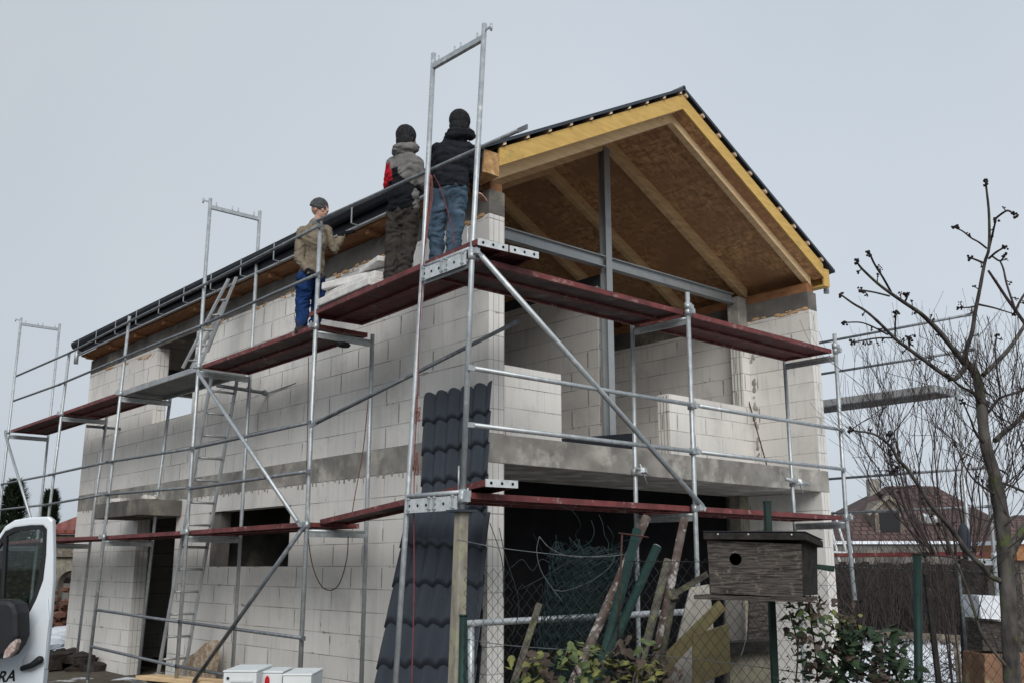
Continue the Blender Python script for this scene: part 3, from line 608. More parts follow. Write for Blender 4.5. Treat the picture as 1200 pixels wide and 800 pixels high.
XO, XI = 5.30, 6.03
side = thing('side_scaffold', 'long galvanised scaffold with red decks along the windowed side wall of the house', 'scaffold', (5.66, 14.9, 0), 'scaffolds round the house')
UZ, LZ = 4.21, 2.10
fr = {'A': (9.22, 5.37, 0, 4.21), 'B': (12.17, 6.50, 6.38, 6.5), 'C': (15.0, 5.36, 0, 4.21), 'E': (17.7, 5.24, 0, 4.21), 'F': (20.7, 6.45, 6.33, 6.45)}
for k, (y, zo, tp, zi) in fr.items():
    ylo, yhi = (15.2, 14.8) if k == 'C' else (y, y)
    if k == 'E': ylo, yhi = 17.9, 17.5
    o_ = [(XO, ylo, .08), (XO, (ylo + yhi) / 2, 2.7), (XO, yhi, zo)]
    i_ = [(XI, ylo, .08), (XI, (ylo + yhi) / 2, 2.7), (XI, yhi, zi)]
    frame(side, o_, i_, [LZ, UZ], tp)
    for z in (LZ, UZ): mb = MB(); mb.tube((XO, y + (-.05 if k != 'C' else 0), z - .05), (XO, y - .02, z + .16), .006, 6); mb.build('peg', M_GALV, side)
# decks of the upper level
deck(side, (XO + .03, 9.26, UZ + .02), (XO + .03, 12.13, UZ), .66, dirw=(1, 0, 0))
deck(side, (XO + .03, 12.22, UZ + .01), (XO + .03, 14.88, UZ + .02), .66, z_th=.07, dirw=(1, 0, 0), planks=1, mat_edge=M_ALU, mat_ply=M_ALUD)
deck(side, (XO + .03, 14.9, UZ + .02), (XO + .03, 17.6, UZ + .02), .66, dirw=(1, 0, 0), mat_ply=M_REDU)
deck(side, (XO + .03, 17.62, UZ + .02), (XO + .03, 20.66, UZ + .02), .66, dirw=(1, 0, 0))
# last bay: laid on top, ends stick out past the corner
a = V((5.30, 9.38, 4.37)); b = V((5.04, 6.16, 4.345)); dr = (b - a).normalized(); dw = V((-dr.y, dr.x, 0)).normalized()
deck(side, a, b, .66, dirw=dw, mat_ply=M_REDU, plates=(1,))
# decks of the lower level
deck(side, (XO + .03, 9.3, LZ + .01), (XO + .03, 12.13, LZ), .66, dirw=(1, 0, 0)); deck(side, (XO + .03, 12.22, LZ), (XO + .03, 15.0, LZ), .66, dirw=(1, 0, 0))
deck(side, (XO + .03, 15.1, LZ), (XO + .03, 17.75, LZ + .02), .66, dirw=(1, 0, 0)); deck(side, (XO + .03, 17.8, LZ + .02), (XO + .03, 20.66, LZ), .66, dirw=(1, 0, 0), mat_ply=M_REDU)
a = V((5.50, 9.3, 2.14)); b = V((5.09, 6.10, 2.33)); dr = (b - a).normalized(); dw = V((-dr.y, dr.x, 0)).normalized()
deck(side, a, b, .32, dirw=dw, planks=1, plates=(1,))
# guard rails
for a, b in (((20, 440), (82, 413)), ((82, 413), (152, 377)), ((152, 377), (245, 331)), ((245, 331), (374, 265)), ((17, 469), (70, 450)), ((70, 450), (146, 418)), ((146, 418), (240, 380)), ((240, 380), (371, 322)),
             ((2, 567), (58, 556)), ((58, 556), (125, 541)), ((127, 541), (224, 525)), ((230, 524), (361, 495)), ((0, 597), (52, 591)), ((54, 591), (121, 579)), ((124, 579), (219, 571)), ((224, 572), (360, 552)),
             ((113, 714), (209, 728)), ((212, 728), (354, 747)), ((107, 757), (206, 780)), ((208, 780), (352, 806))):
    rail(side, bX(*a, XO - .035), bX(*b, XO - .035))
rail(side, bX(372, 259, XO - .04), bX(608, 153, 5.235), over=.11)
# long tube from the middle of frame A up to the corner
rail(side, bX(371, 495, XO - .04), bX(600, 380, 6.16), over=.1, r=.02)
# diagonals
for a, b in (((232, 436), (349, 611)), ((353, 621), (228, 797)), ((6, 508), (37, 610))): rail(side, bX(*a, XO - .06), bX(*b, XO - .06), r=.024, name='diagonal_brace', m_=M_GALV if b[1] < 790 else M_GALVD)
# short loose tubes / couplers clamped under the upper deck
mb = MB(); mb.tube((XI - .3, 17.6, 4.02), (XI + .30, 17.55, 4.02), .024, 8); mb.ball((XI, 17.6, 4.02), .045, 6, jit=.2); mb.build('wall_tie', M_GALVD, side)
mb = MB(); mb.tube((XI - .45, 12.2, 3.98), (XI + .25, 12.15, 3.95), .024, 8); mb.tube((XI + .25, 12.15, 3.95), (XI + .27, 11.4, 3.99), .006, 6)
for p in ((XI, 12.17, 3.97), (XI + .22, 12.15, 3.95)): mb.ball(p, .045, 6, jit=.2)
mb.build('wall_tie', M_GALVD, side)
# dark knob under the deck near frame A
mb = MB(); mb.ball((5.62, 9.16, 4.02), .06, 8, (1.5, 1, .6)); mb.build('clamp', M_BPLAS, side)

gab = thing('gable_scaffold', 'galvanised scaffold with dark red decks standing across the open gable front', 'scaffold', (7.9, 6.6, 0), 'scaffolds round the house')
YO, YI = 6.25, 6.98
frame(gab, [(4.985, YO, 2.10), (5.06, YO, 4.2), (5.18, YO, 6.44)], [(4.86, YI, .08), (4.97, YI, 2.2), (5.08, YI, 4.28), (5.155, YI, 6.44)], [2.24, 4.27], 6.30)
frame(gab, [(7.90, YO, .08), (7.93, YO, 2.2), (7.945, YO, 4.43)], [(7.85, YI, .08), (7.9, YI, 4.25)], [2.24, 4.24])
frame(gab, [(10.80, YO, 1.28), (10.74, YO, 2.3), (10.78, YO, 4.43)], [(10.79, YI, .08), (10.79, YI, 4.25)], [2.24, 4.24])
# perforated plates and clips at the corner frame
for z in (2.15, 4.20):
    xo = 4.99 if z < 3 else 5.055; xi = 4.965 if z < 3 else 5.075
    pl = plate_with_holes(gab, (xo - .035, YO + .03, z), (xi - .035, YI - .03, z), .115, 6, (-1, 0, 0))
    mb = MB()
    for f in (.07, .42, .52, .93): p = V((xo - .045, YO + .03, z)).lerp(V((xi - .045, YI - .03, z)), f); mb.box((p.x - .004, p.y - .008, z - .05), (p.x + .004, p.y + .008, z + .07)); mb.tube((p.x, p.y - .02, z + .055), (p.x, p.y + .02, z + .055), .007, 6); mb.tube((p.x, p.y - .02, z - .035), (p.x, p.y + .02, z - .035), .007, 6)
    mb.tube((xo, YO + .02, z + .085), (xi, YI - .02, z + .085), .021, 10); mb.tube((xo + .01, YO + .07, z + .08), (xo + .01, YO + .07, z + .3), .008, 6)
    mb.build('deck_bracket', M_GALV, gab)
for p in ((4.985, YO, 2.18), (5.06, YO, 4.22), (7.94, YO, 4.28), (10.77, YO, 4.28), (7.93, YO, 3.24), (7.93, YO, 2.78)): mb = MB(); coupler(mb, p, (1, 0, 0) if p[2] > 4 else (0, -1, 0)); mb.build('coupler', M_GALV, gab)
for p in ((7.87, YI, 2.62), (10.79, YI, 2.66)):
    mb = MB(); coupler(mb, p, (0, -1, 0)); mb.tube((p[0] - .1, p[1] - .08, p[2] + .05), (p[0] + .16, p[1] - .08, p[2] - .03), .009, 6); mb.ball((p[0] + .05, p[1] - .08, p[2] + .02), .05, 6, jit=.25); mb.tube((p[0], p[1] - .08, p[2] + .08), (p[0] + .1, p[1] - .08, p[2] - .12), .009, 6); mb.build('coupler', M_GALV, gab)
mb = MB(); mb.tube((10.55, YI - .06, 2.70), (11.05, YI - .06, 2.66), .023, 10)
mb.build('short_tube', M_GALV, gab)
deck(gab, (5.08, YO + .03, 4.24), (7.9, YO + .03, 4.24), .66, dirw=(0, 1, 0)); deck(gab, (7.97, YO + .03, 4.24), (10.74, YO + .03, 4.24), .66, dirw=(0, 1, 0), mat_ply=M_REDU)
deck(gab, (5.03, YO + .03, 2.24), (7.88, YO + .03, 2.24), .66, dirw=(0, 1, 0)); deck(gab, (7.95, YO + .03, 2.24), (10.70, YO + .03, 2.24), .66, dirw=(0, 1, 0))
for z, x1 in ((3.245, 10.73), (2.775, 10.68)):
    rail(gab, (5.06, YO - .04, z + .0), (7.86, YO - .04, z), m_=M_GALV, r=.021); rail(gab, (8.0, YO - .04, z), (x1, YO - .04, z), m_=M_GALV, r=.021)
rail(gab, (5.12, YO - .05, 4.22), (7.98, YO - .05, 2.24), r=.026, name='diagonal_brace', m_=M_GALV)
# timber post that carries the corner post
mb = MB(); a = bY(541, 599, YO); b = bY(534, 806, YO); b.z = b.z; dd = (b - a).normalized(); e_ = a + dd * ((a.z) / -dd.z)
mb.beam(a, e_, .085, .085, up=(0, 1, 0), w1=.10, h1=.10); mb.build('timber_prop', M_PALE, gab, bevel=.01)
mb = MB(); mb.box((a.x - .09, a.y - .09, a.z - .004), (a.x + .09, a.y + .09, a.z + .014)); mb.build('base_plate', M_STEELD, gab)

rsc = thing('rear_scaffold', 'scaffold past the right corner of the house with grey upper plank and red lower deck', 'scaffold', (13.0, 9.0, 0), 'scaffolds round the house')
XR, XRI = 13.3, 12.66
frame(rsc, [(XR, 5.72, .08), (XR, 5.62, 5.1)], [(XRI, 5.75, .08), (XRI, 5.66, 3.95)], [1.82, 3.98]); frame(rsc, [(XR, 8.5, .08), (XR, 8.5, 5.1)], [(XRI, 8.5, .08), (XRI, 8.5, 3.95)], [1.82, 3.98]); frame(rsc, [(XR, 11.3, .08), (XR, 11.3, 5.1)], [(XRI, 11.3, .08), (XRI, 11.3, 3.95)], [1.82, 3.98])
deck(rsc, (XRI, 5.95, 3.99), (XRI, 8.5, 3.99), .62, z_th=.09, dirw=(1, 0, 0), planks=1, mat_edge=M_ALU, mat_ply=M_ALUD); deck(rsc, (XRI, 8.5, 3.99), (XRI, 11.3, 3.99), .62, z_th=.09, dirw=(1, 0, 0), planks=1, mat_edge=M_ALU, mat_ply=M_ALUD)
deck(rsc, (XRI, 5.75, 1.84), (XRI, 8.5, 1.84), .62, dirw=(1, 0, 0)); deck(rsc, (XRI, 8.5, 1.84), (XRI, 11.3, 1.84), .62, dirw=(1, 0, 0))
for z in (4.98, 4.50, 2.92, 2.42):
    rail(rsc, (XR - .03, 5.7, z), (XR - .03, 8.45, z)); rail(rsc, (XR - .03, 8.55, z), (XR - .03, 11.3, z))
#@@PEOPLE
# ================================================================== PEOPLE
def remesh(mb, voxel, smooth=4, wr=0, wscale=14, seed=0):
    tmp = bpy.data.objects.new('tmp', mb.mesh('tmp')); COL.objects.link(tmp)
    r = tmp.modifiers.new('r', 'REMESH'); r.mode = 'VOXEL'; r.voxel_size = voxel; r.use_smooth_shade = True
    s_ = tmp.modifiers.new('s', 'SMOOTH'); s_.iterations = smooth; s_.factor = .5
    dg = bpy.context.evaluated_depsgraph_get(); me = bpy.data.meshes.new_from_object(tmp.evaluated_get(dg)); bpy.data.objects.remove(tmp)
    if wr:
        for v in me.vertices:
            p = v.co; q = V((p.x * wscale, p.y * wscale, p.z * wscale * 1.9 + 3 * mnoise.noise(p * 5)))
            v.co = p + v.normal * wr * (mnoise.noise(q + V((seed, 0, 0))) + .5 * mnoise.noise(q * 2.1))
    out = MB(); out.v = [v.co.copy() for v in me.vertices]; out.f = [tuple(p.vertices) for p in me.polygons]; out.sm = [True] * len(out.f)
    bpy.data.meshes.remove(me); return out
def cap(mb, p0, r0, p1, r1, n=12):
    mb.path([p0, p1], [r0, r1], n); mb.ball(p0, r0, n); mb.ball(p1, r1, n)
def chain(mb, pts, rs):
    for i in range(len(pts) - 1): cap(mb, V(pts[i]), rs[i], V(pts[i + 1]), rs[i + 1])
def basis(f, u=V((0, 0, 1))):
    f = V(f).normalized(); s = f.cross(u).normalized(); u2 = s.cross(f).normalized()
    return Matrix((s, f, u2)).transposed()      # columns: side(right), forward, up
def hand(mb, wrist, d, nrm, curl=.6, k=1.0):
    d = V(d).normalized(); nrm = V(nrm); nrm = (nrm - d * nrm.dot(d)).normalized(); s = d.cross(nrm)
    pc = wrist + d * .045 * k; R_ = Matrix((s, nrm, d)).transposed(); mb.ball(pc, .045 * k, 10, (.95, .42, 1.1), rot=R_)
    for i, (o, ln) in enumerate(((-.030, .070), (-.010, .080), (.010, .074), (.029, .058))):
        p = wrist + (d * .078 + s * o) * k; a = 0; q = [p - d * .02 * k, p]
        for seg, f_ in ((.45, .35), (.32, .9), (.23, 1.3)):
            a = curl * f_; q.append(q[-1] + (d * math.cos(a) + nrm * math.sin(a)) * ln * seg * k)
        chain(mb, q, [.0095 * k, .0095 * k, .0088 * k, .0082 * k, .0072 * k])
    p = wrist + (d * .02 - s * .030) * k; q1 = p + (d * .6 - s * .75 + nrm * .3).normalized() * .035 * k; q2 = q1 + (d * .95 - s * .2 + nrm * .4).normalized() * .032 * k
    chain(mb, [p, q1, q2], [.013 * k, .0105 * k, .0085 * k])
def head_shape(mb, c, B, k=1.0):
    T = lambda x, y, z: c + B @ V((x, y, z)) * k
    mb.ball(T(0, -.01, .02), .093 * k, 16, (.82, 1.0, 1.0), rot=B); mb.ball(T(0, .022, -.045), .066 * k, 14, (.82, .95, 1.05), rot=B); mb.ball(T(0, .055, -.085), .028 * k, 10, (1.0, .8, .8), rot=B)
    cap(mb, T(0, .084, .012), .008 * k, T(0, .104, -.028), .0135 * k, 8); mb.ball(T(0, .083, .022), .018 * k, 8, (2.2, .6, .5), rot=B)
    mb.ball(T(0, .083, -.055), .012 * k, 8, (1.7, .6, .55), rot=B)
    for s_ in (-1, 1):
        mb.ball(T(s_ * .076, -.008, -.012), .026 * k, 8, (.3, .65, 1.1), rot=B); mb.ball(T(s_ * .04, .062, -.025), .02 * k, 8, rot=B)
M_EYE = mat('dark_eye', (.02, .015, .012), (.01, .01, .01), bump=0, rough=.3)
def cloth(name, c1, c2, **k): return mat(name, c1, c2, rough=.95, spec=.1, bump=.5, bscale=70, bdist=.004, **k)
M_TAN = cloth('tan_work_jacket', (.235, .20, .15), (.15, .125, .095), scale=9); M_BLUE = cloth('blue_trousers', (.018, .05, .16), (.012, .03, .09), scale=8)
M_GREYJ = cloth('grey_softshell', (.21, .203, .197), (.13, .127, .123), scale=9); M_BLKC = cloth('black_cloth', (.016, .017, .021), (.01, .011, .014), scale=9)
M_REDC = cloth('red_cloth', (.50, .018, .03), (.36, .015, .025), scale=8); M_TROU = cloth('dark_olive_trousers', (.062, .055, .048), (.032, .029, .026), scale=7)
M_JEAN = cloth('faded_blue_jeans', (.085, .130, .180), (.045, .072, .105), scale=6, c3=(.14, .19, .24), c3scale=6, c3thr=(.55, .7)); M_PUF = cloth('dark_puffer_nylon', (.022, .024, .030), (.014, .015, .02), scale=8)
M_KNIT = cloth('dark_knit', (.035, .036, .040), (.018, .018, .02), scale=40); M_KNITG = cloth('grey_knit', (.085, .09, .095), (.04, .042, .045), scale=40); M_BOOT = mat('worn_boot', (.045, .038, .032), (.02, .018, .016), scale=14)

def person(label, J, face_dir, look_dir, mats, d0, hood=False, puffer=False, two_tone=False, stub=False, gloves=None, stripes=False, lean=0.0):
    P = {k: bF(v[0], v[1], d0 + (v[2] if len(v) > 2 else 0)) for k, v in J.items()}
    foot = (P['fl'] + P['fr']) / 2; root = thing('person', label, 'person', (foot.x, foot.y, min(P['fl'].z, P['fr'].z)))
    B = basis(face_dir); BL = basis(look_dir); fw_ = B.col[1].copy(); sd = B.col[0].copy(); up = V((0, 0, 1))
    # body
    b = MB()
    chain(b, [P['hl'], P['kl'], P['fl'] + up * .08], [.066, .05, .04]); chain(b, [P['hr'], P['kr'], P['fr'] + up * .08], [.066, .05, .04])
    for k in ('fl', 'fr'): chain(b, [P[k] + up * .05, P[k] + up * .03 + fw_ * .14], [.038, .03])
    pel = (P['hl'] + P['hr']) / 2; ch = (P['sl'] + P['sr']) / 2 - up * .10
    b.ball(pel, .11, 14, (1.1, .7, .7), rot=B); b.ball(ch, .15, 14, (1.0, .62, 1.1), rot=B); chain(b, [pel, ch], [.085, .09]); chain(b, [P['sl'], P['sr']], [.052, .052])
    chain(b, [ch + up * .08, P['head'] - up * .07], [.058, .052]); head_shape(b, P['head'], BL, 1.06)
    for s_ in 'lr':
        chain(b, [P['s' + s_], P['e' + s_], P['w' + s_]], [.05, .038, .027]); hd = (P['t' + s_] - P['w' + s_]).normalized()
        hand(b, P['w' + s_], hd, -up if abs(hd.z) < .8 else fw_, .45)
    ob = remesh(b, .0065, 3).build('body', M_SKIN, root)
    eb = MB()
    for s_ in (-1, 1): eb.ball(P['head'] + BL @ V((s_ * .032, .083, .004)), .011, 8, (1, .6, .6), rot=BL)
    eb.build('eyes', M_EYE, ob)
    # trousers
    t = MB(); chain(t, [P['hl'], P['kl'], P['fl'] + up * .09], [.098, .078, .066]); chain(t, [P['hr'], P['kr'], P['fr'] + up * .09], [.098, .078, .066])
    t.ball(pel, .16, 14, (1.10, .82, .9), rot=B); chain(t, [pel, pel + up * .12], [.125, .125])
    remesh(t, .011, 3, .022, 11, 3).build('trousers', mats['trousers'], root)
    # boots
    for s_ in 'lr':
        t = MB(); p = P['f' + s_]; chain(t, [p + up * .13, p + up * .055, p + up * .048 + fw_ * .15], [.062, .056, .048]); t.ball(p + up * .04 - fw_ * .02, .055, 8)
        mm = remesh(t, .010, 2); z0 = p.z + .004
        for v in mm.v: v.z = max(v.z, z0)
        mm.build('boot', M_BOOT, root)
    # jacket
    t = MB(); wst = pel.lerp(ch, .35)
    t.ball(ch, .205, 16, (1.0, .72, 1.12), rot=B); t.ball(wst, .185, 16, (.98, .74, 1.0), rot=B); t.ball(pel + up * .05, .18, 16, (1.02, .82, .62), rot=B); chain(t, [pel + up * .03, ch], [.135, .135]); chain(t, [P['sl'], P['sr']], [.078, .078]); chain(t, [ch + up * .10, ch + up * .19], [.085, .072])
    arms = t
    for s_ in 'lr':
        chain(arms, [P['s' + s_], P['e' + s_], P['w' + s_].lerp(P['e' + s_], .08)], [.072, .057, .043])
    if hood:
        hb = t; hc = P['head'] - up * .135 - B.col[1] * .06
        for a in range(8):
            an = math.pi * (a / 7) ; hb.ball(hc + B @ V((math.cos(an) * .105, .05 - math.sin(an) * .075, 0)), .056, 10)
        hb.ball(hc + up * -.01 - B.col[1] * .05, .085, 12, (1.15, .7, .75), rot=B)
    if two_tone:
        mm = remesh(t, .010, 3, .014, 12, 5); parts = {'jacket': [], 'jacket_body': [], 'shoulder_panel': []}
        for f in mm.f:
            c = sum((mm.v[i] for i in f), V((0, 0, 0))) / len(f) - ch; x = c.dot(sd); z = c.z
            if z > .11 or (x > .15 and z > -.60) or (c.xy.length > .0 and z > .02 and x > -.10): k = 'jacket'
            elif x < -.06 and z > -.10: k = 'shoulder_panel'
            elif x > .02 and z > -.06 - (x - .02) * .9: k = 'jacket'
            else: k = 'jacket_body'
            parts[k].append(f)
        for k, mk in (('jacket', 'jacket'), ('jacket_body', 'vest'), ('shoulder_panel', 'panel')):
            used = sorted({i for f in parts[k] for i in f}); ix = {v: i for i, v in enumerate(used)}; q = MB(); q.v = [mm.v[i] for i in used]; q.f = [tuple(ix[i] for i in f) for f in parts[k]]; q.sm = [True] * len(q.f); q.build(k, mats[mk], root)
    else:
        mm = remesh(t, .010, 3, .013 if not puffer else .010, 13, 2)
        if puffer:
            ax = up
            for i, v in enumerate(mm.v):
                if v.z > pel.z: mm.v[i] = v + (v - V((ch.x, ch.y, v.z))).normalized() * .010 * abs(math.sin(v.z * 38 + 2.0 * mnoise.noise(v * 4)))
        mm.build('jacket', mats['jacket'], root)
    # beanie
    t = MB(); hc = P['head']; t.ball(hc + BL @ V((0, -.016, .035)), .106, 18, (.86, 1.0, 1.0), rot=BL)
    if mats.get('deep'): t.ball(hc + BL @ V((0, -.030, -.03)), .100, 16, (.86, .85, 1.1), rot=BL)
    mm = remesh(t, .008, 2)
    n_ = BL @ V((0, .45, 1)) if not mats.get('deep') else BL @ V((0, .9, .45)); n_.normalize(); lim = .0 if not mats.get('deep') else -.035
    keep = []; 
    mm.f = [f for f in mm.f if sum(((mm.v[i] - hc).dot(n_) > lim) if not mats.get('deep') else ((mm.v[i] - hc).dot(BL @ V((0, 1, -.35))) < .055) for i in f) >= 3]; mm.sm = [True] * len(mm.f)
    for i, v in enumerate(mm.v): mm.v[i] = v + (v - hc).normalized() * .003 * math.sin(math.atan2((v - hc).dot(BL.col[0]), (v - hc).dot(BL.col[1])) * 30)
    ho = mm.build('beanie', mats['hat'], root); so_ = ho.modifiers.new('s', 'SOLIDIFY'); so_.thickness = .008; so_.offset = 1
    if stripes:
        t = MB(); 
        for zz in (.035, .062):
            pts = []; rr = .107 if zz < .05 else .098
            for a in range(25):
                an = 2 * math.pi * a / 24; pts.append(hc + BL @ V((math.cos(an) * rr * .88, -.014 + math.sin(an) * rr, zz + .45 * -.1 * math.sin(an))))
            t.path(pts, .005, 6, caps=False)
        t.build('stripe', M_GREYJ, ho)
    if gloves:
        for s_ in gloves:
            t = MB(); hd = (P['t' + s_] - P['w' + s_]).normalized(); hand(t, P['w' + s_], hd, -up if abs(hd.z) < .8 else fw_, .7, 1.18); chain(t, [P['w' + s_] - hd * .04, P['w' + s_] + hd * .02], [.042, .04])
            remesh(t, .006, 1).build('glove', M_BLKC, root)
    return root, P, B
# man in tan jacket, facing right along the eave
p1, P1, _ = person('man in tan jacket and blue trousers with one hand on the gutter',
    dict(head=(375, 246), sl=(382, 271, .10), sr=(355, 273, -.10), el=(391, 293, .12), er=(350, 303, -.16), wl=(402, 275, .18), wr=(364, 320, -.20), tl=(415, 268, .3), tr=(374, 330, -.2),
         hl=(372, 327, .08), hr=(357, 327, -.08), kl=(373, 358, .10), kr=(355, 358, -.06), fl=(368, 393, .05), fr=(352, 391, -.08)),
    RT * .85 + FH * .5, RT * .92 - FH * .38, dict(jacket=M_TAN, trousers=M_BLUE, hat=M_KNITG), 10.9, stripes=True, gloves='lr')
p2, P2, _ = person('man seen from behind in grey, red and black jacket and dark trousers',
    dict(head=(477, 163), sl=(461, 193, .04), sr=(488, 192, -.06), el=(455, 217, .16), er=(496, 216, -.04), wl=(470, 226, .34), wr=(503, 226, .20), tl=(480, 222, .42), tr=(512, 222, .30),
         hl=(464, 250, .02), hr=(481, 250, -.02), kl=(460, 291, .04), kr=(478, 290, .0), fl=(457, 334, .0), fr=(471, 334, -.05)),
    FH * .85 + RT * .5, FH * .75 + RT * .65, dict(jacket=M_GREYJ, vest=M_BLKC, panel=M_REDC, trousers=M_TROU, hat=M_KNIT, deep=True), 9.53, hood=True, two_tone=True, gloves='l')
p3, P3, _ = person('man seen from behind in black hooded jacket and faded jeans',
    dict(head=(540, 146), sl=(514, 176, .05), sr=(547, 176, -.02), el=(509, 203, .12), er=(555, 202, .02), wl=(519, 212, .32), wr=(556, 226, .14), tl=(529, 208, .4), tr=(567, 233, .22),
         hl=(517, 224, .02), hr=(537, 224, -.02), kl=(512, 265, .05), kr=(534, 263, -.02), fl=(511, 314, .02), fr=(529, 314, -.04)),
    FH * .9 + RT * .4, FH * .8 + RT * .6, dict(jacket=M_PUF, trousers=M_JEAN, hat=M_KNIT, deep=True), 8.93, hood=True, puffer=True)

#@@SMALL
# ================================================================== THINGS ON AND ROUND THE SCAFFOLD
def single(mb, name, m_, label, cat, group=None, **k): return mb.build(name, m_, None, label, cat, group, **k)
# stack of white foam boards on the raised deck
fl = ['lowest long white board of the stack beside the man in tan', 'second white board up in the stack beside the man in tan', 'top long white board of the stack, skewed towards the wall', 'short white board lying crosswise on the right end of the stack']
for k, (a, b, w, h) in enumerate((((5.50, 9.12, 4.42), (5.44, 8.02, 4.42), .50, .085), ((5.56, 9.10, 4.51), (5.50, 8.05, 4.51), .46, .08), ((5.44, 9.12, 4.60), (5.66, 8.1, 4.60), .36, .08), ((5.62, 8.55, 4.685), (5.50, 8.02, 4.685), .40, .06))):
    m = MB(); m.beam(a, b, w, h); single(m, 'foam_board', M_WHITEF, fl[k], 'board', 'white boards stacked on the upper deck', bevel=.012)
# ladder from the lower deck region up to the upper deck
lad = thing('ladder', 'aluminium ladder standing behind the scaffold, reaching up to the grey upper deck', 'ladder', (5.68, 13.3, 0))
top, bot = V((0, 12.20, 4.08)), V((0, 13.28, 0.02))
for x in (5.50, 5.86): m = MB(); m.beam((x, bot.y, bot.z), (x, top.y, top.z), .025, .06, up=(0, 1, 0)); m.build('side_rail', M_ALU, lad)
for i in range(14):
    p = bot.lerp(top, (i + .6) / 14.2); m = MB(); m.tube((5.51, p.y, p.z), (5.85, p.y, p.z), .016, 8); m.build('rung', M_ALU, lad)
# folding ladder leaning at the eave
lad = thing('folding_ladder', 'folded aluminium ladder leaning from the grey upper deck against the eave', 'ladder', (5.6, 13.2, 4.25))
A0, A1 = bX(214, 431, 5.48), bX(268, 327, 5.88); B0, B1 = bX(233, 431, 5.62), bX(277, 325, 6.0)
C0, C1 = bX(224, 431, 5.56), bX(264, 352, 5.90); D0, D1 = bX(243, 412, 5.72), bX(266, 352, 5.96)
for a, b in ((A0, A1), (B0, B1), (C0, C1), (D0, D1)): m = MB(); m.beam(a, b, .028, .06, up=(0, 1, 0)); m.build('side_rail', M_ALU, lad)
for i in range(6): m = MB(); f = (i + .5) / 6; m.tube(A0.lerp(A1, f), B0.lerp(B1, f), .014, 8); m.build('rung', M_ALU, lad)
for i in range(4): m = MB(); f = (i + .5) / 4; m.tube(C0.lerp(C1, f), D0.lerp(D1, f), .014, 8); m.build('rung', M_ALU, lad)
# ropes and cables
def catmull(pts, n=6):
    pts = [V(p) for p in pts]; P_ = [pts[0] * 2 - pts[1]] + pts + [pts[-1] * 2 - pts[-2]]; o = []
    for i in range(1, len(P_) - 2):
        a, b, c, d = P_[i - 1:i + 3]
        for k in range(n):
            t = k / n; o.append(.5 * ((2 * b) + (c - a) * t + (2 * a - 5 * b + 4 * c - d) * t * t + (3 * b - a - 3 * c + d) * t ** 3))
    o.append(pts[-1]); return o
def pline(px, ax, v): return [bp(x, y, ax, v) for x, y in px]
m = MB(); m.path(catmull(pline([(504, 203), (502, 240), (497, 300), (494, 340), (491, 400), (489, 470), (486, 530), (485, 600), (485, 700), (482, 812)], 1, 6.93)), .0052, 7)
r_ = single(m, 'rope', M_ROPE, 'long red rope hanging down beside the left corner pole', 'rope')
m = MB(); random.seed(3)
for (cx, cy, n_, h) in ((490, 478, 12, 18), (487, 541, 14, 16)):
    q = []
    for i in range(n_): q.append(bY(cx + random.uniform(-4, 4), cy + random.uniform(-h, h), 6.90 + random.uniform(-.03, .03)))
    m.path(catmull(q, 4), .0042, 6)
m.build('knot', M_ROPEB, r_)
m = MB(); m.path(catmull(pline([(505, 205), (505, 230), (501, 262), (499, 286), (502, 262), (507, 230), (506, 206)], 1, 6.90)), .0045, 6)
single(m, 'rope', M_ROPEB, 'doubled brown red rope loop at the top rail of the corner frame', 'rope')
m = MB(); m.path(catmull(pline([(508, 205), (514, 216), (520, 232), (526, 254), (531, 272), (532, 287)], 1, 6.55)), .0045, 6)
single(m, 'rope', M_ROPE, 'red rope running down across the back of the jeans', 'rope')
m = MB(); m.path(catmull(pline([(438, 402), (436, 430), (432, 465), (425, 530), (416, 580), (411, 612)], 0, 6.18)), .006, 6)
single(m, 'cable', M_ROPEB, 'thin dark red cable hanging down the block wall between the two right poles', 'cable')
m = MB(); m.path(catmull(pline([(361.5, 418), (360.5, 500), (359, 560)], 0, 5.9)), .005, 6); single(m, 'cable', M_CABLE, 'short straight red cable just left of the second pole from the corner', 'cable')
m = MB(); m.path(catmull(pline([(361, 622), (363, 645), (368, 668), (376, 685), (385, 691), (395, 687), (402, 672), (407, 650), (408, 628)], 0, 5.6)), .006, 6); single(m, 'cable', M_CABLE, 'dark red cable hanging in a loop under the lower deck', 'cable')
m = MB(); m.path([bX(872, 450, 12.25), bX(884, 493, 12.2), bX(900, 550, 12.1)], .009, 6); single(m, 'iron_rod', M_CABLE, 'rusty thin rod leaning on the right side wall of the upper loggia', 'rod')
